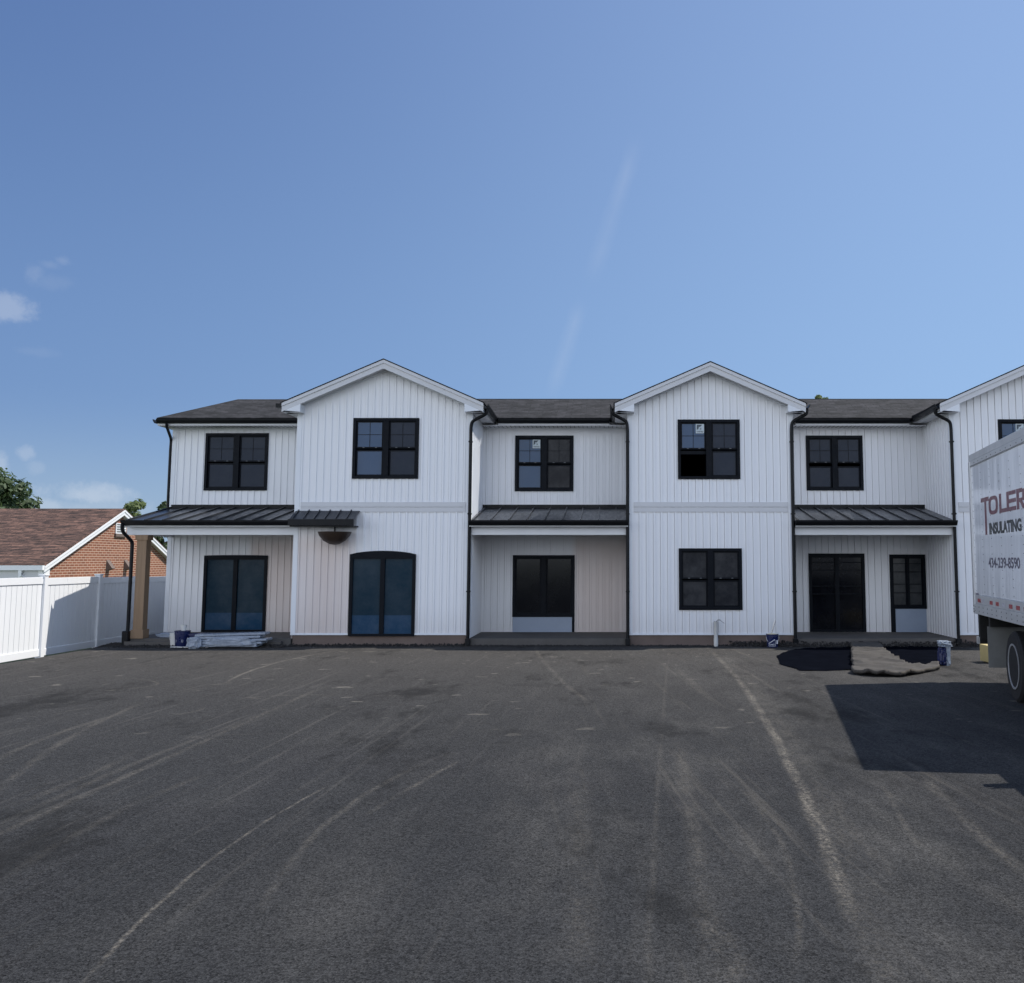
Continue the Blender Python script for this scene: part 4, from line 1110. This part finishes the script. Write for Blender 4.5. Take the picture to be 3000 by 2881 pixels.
# standing pvc stub with loose wires
pp = G(2093, 1890); pe = empty('conduit_stub', (pp.x, YG-.10, 0)); tag(pe, 'pale grey conduit stub with loose wires against the middle gable foundation', 'pipe')
c_ = MB(); c_.lathe([(.050, -.05), (.050, .17), (.045, .18), (.043, .51), (.048, .52), (.048, .54), (.04, .54)], (0,0,0), 16); c_.build('pipe', M['pvc'], pe, smooth=True)
w_ = MB()
w_.tube([(0,0,.53), (.03,-.01,.58), (.08,-.02,.60), (.13,-.03,.55), (.19,-.03,.51)], .005, 6)
w_.tube([(0,0,.53), (.05,-.01,.57), (.10,0,.58), (.12,0,.57)], .005, 6); w_.tube([(0,0,.53), (-.03,0,.56), (-.045,0,.53)], .005, 6)
w_.build('wires', M['wire'], pe)
# white debris by the left post
db = lump('plastic_bag', M['film'], None, (0,0,.04), (.30,.12,.06), 12, 3); db.location = (-10.15, 22.9, .166); tag(db, 'crumpled white plastic bag on the porch slab right of the timber post', 'bag')
lg_ = MB()
lg_.tube([(-9.75,21.98,.02), (-9.2,21.9,.02), (-8.9,21.93,.02)], .012, 6); ld = lg_.build('batten_offcut', M['whiteplastic']); tag(ld, 'thin white offcut strip on the ground by the pails', 'offcut')

# ================================================================== CAMERA, LIGHT, WORLD
cam = bpy.data.cameras.new('camera'); co = bpy.data.objects.new('camera', cam); COL.objects.link(co)
co.location = (0, 0, H); co.rotation_euler = (math.pi/2+TILT, 0, 0)
cam.sensor_fit = 'HORIZONTAL'; cam.sensor_width = 36; cam.lens = F/3000*36
cam.shift_x = -(CX-1500)/3000; cam.shift_y = -(1440.5-CY)/3000
cam.clip_start = .1; cam.clip_end = 6000
sc.camera = co
S = Vector((.70, .13, 1.0)).normalized()
el = math.asin(S.z); az = math.atan2(S.x, S.y)     # from +Y clockwise
sun = bpy.data.lights.new('sun', 'SUN'); sun.energy = 5.3; sun.angle = math.radians(.53); sun.color = (1, .95, .87)
so_ = bpy.data.objects.new('sun', sun); COL.objects.link(so_); so_.rotation_euler = S.to_track_quat('Z', 'Y').to_euler(); so_.location = (10, 5, 20)
wd = bpy.data.worlds.new('World'); sc.world = wd; wd.use_nodes = True
t = NT(wd.node_tree); bg = wd.node_tree.nodes['Background']
sky = t.node('ShaderNodeTexSky', sky_type='NISHITA'); sky.sun_disc = False; sky.sun_elevation = el; sky.sun_rotation = az
sky.altitude = 100; sky.air_density = 1.0; sky.dust_density = 1.2; sky.ozone_density = 1.6
col = sky.outputs[0]
vec = t.node('ShaderNodeTexCoord').outputs['Generated']
def vdot(v, c):
    n = t.node('ShaderNodeVectorMath', operation='DOT_PRODUCT'); t.put(n.inputs[0], v); n.inputs[1].default_value = c; return n.outputs['Value']
sv = t.node('ShaderNodeSeparateXYZ'); t.put(sv.inputs[0], vec)
STR = .1
def kc(c, k=1.0): return tuple(x*k/STR for x in c)+(1,)
fx_ = t.smooth(sv.outputs[0], -.72, .55)
hi = t.mix(fx_, kc((.080,.160,.40)), kc((.30,.46,.80)))
lo_ = t.mix(fx_, kc((.165,.295,.57)), kc((.32,.52,.85)))
g1_ = t.mix(t.smooth(sv.outputs[2], .60, .06), hi, lo_)
g1_ = t.mix(t.smooth(sv.outputs[2], .16, .0, 0, .75), g1_, kc((.38,.53,.70)))
col = t.mix(.85, col, g1_)
# added bright fill in the unseen sky behind the camera, lifts the shaded facade
sky_fill_dir = t.math('ADD', t.math('MULTIPLY', sv.outputs[0], -.6), t.math('MULTIPLY', sv.outputs[1], -.8))
sky_fill = t.math('MULTIPLY', t.smooth(sky_fill_dir, -.15, .45), t.smooth(sv.outputs[2], .75, .15))
sky_fill = t.math('MULTIPLY', sky_fill, t.smooth(sv.outputs[2], -.05, .02))
col = t.mix(sky_fill, col, kc((1.72,1.84,2.06)))
def blob(u, v, ru, rv, k, sc_=22, lo=.38, hi=.7):
    d = ray(u, v).normalized(); r_ = Vector((d.y, -d.x, 0)).normalized(); up_ = r_.cross(d)
    a = t.math('DIVIDE', vdot(vec, r_), ru/F); b = t.math('DIVIDE', vdot(vec, up_), rv/F)
    q = t.math('SQRT', t.math('ADD', t.math('MULTIPLY', a, a), t.math('MULTIPLY', b, b)))
    q = t.math('ADD', q, t.math('MULTIPLY', t.math('SUBTRACT', t.noise(vec, sc_, 6, .7), .5), 3.4))
    m_ = t.smooth(q, 1.2, .1)
    m_ = t.math('MULTIPLY', m_, t.math('GREATER_THAN', vdot(vec, d), 0.5))
    return t.math('MULTIPLY', m_, k*.6)
acc = None
for args in [(15,905,70,42,.40),(100,795,30,34,.14),(140,775,40,14,.12),(185,765,24,16,.15),(150,825,60,22,.07),(240,1450,110,32,.50),(140,1480,80,28,.42),(300,1432,50,16,.35),(230,1490,170,35,.25),(82,1325,22,18,.28),(0,1360,18,30,.4),(108,1370,20,18,.15),(90,1030,60,14,.06)]:
    m_ = blob(*args); acc = m_ if acc is None else t.math('MAXIMUM', acc, m_)
# contrail
def trail(p, q, w, k):
    a = ray(*p).normalized(); b = ray(*q).normalized(); n_ = a.cross(b).normalized(); mid = (a+b).normalized(); al = n_.cross(mid).normalized(); half = math.acos(a.dot(b))/2
    dd = t.math('ABSOLUTE', vdot(vec, n_)); wv = t.math('MULTIPLY', t.noise(vec, 16, 6, .75), w*1.7/F)
    m_ = t.math('SUBTRACT', 1.0, t.math('DIVIDE', dd, t.math('ADD', wv, w*.3/F)), clamp=True)
    s_ = t.math('ABSOLUTE', vdot(vec, al)); m_ = t.math('MULTIPLY', m_, t.smooth(s_, math.sin(half)*1.1, math.sin(half)*.5))
    m_ = t.math('MULTIPLY', m_, t.math('GREATER_THAN', vdot(vec, mid), .5))
    return t.math('MULTIPLY', t.math('MULTIPLY', m_, k), t.smooth(t.noise(vec, 14, 5, .6), .25, .7, .4, 1))
acc = t.math('MAXIMUM', acc, trail((1870,400), (1730,830), 26, .10)); acc = t.math('MAXIMUM', acc, trail((1705,880), (1610,1170), 24, .09))
col = t.mix(acc, col, (.80/STR, .84/STR, .90/STR, 1))
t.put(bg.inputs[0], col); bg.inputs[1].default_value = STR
# horizon haze is part of the sky model; keep the view transform plain
sc.view_settings.view_transform = 'Standard'; sc.view_settings.look = 'None'; sc.view_settings.exposure = 0; sc.view_settings.gamma = 1
sc.render.engine = 'CYCLES'
sc.cycles.max_bounces = 4; sc.cycles.diffuse_bounces = 3
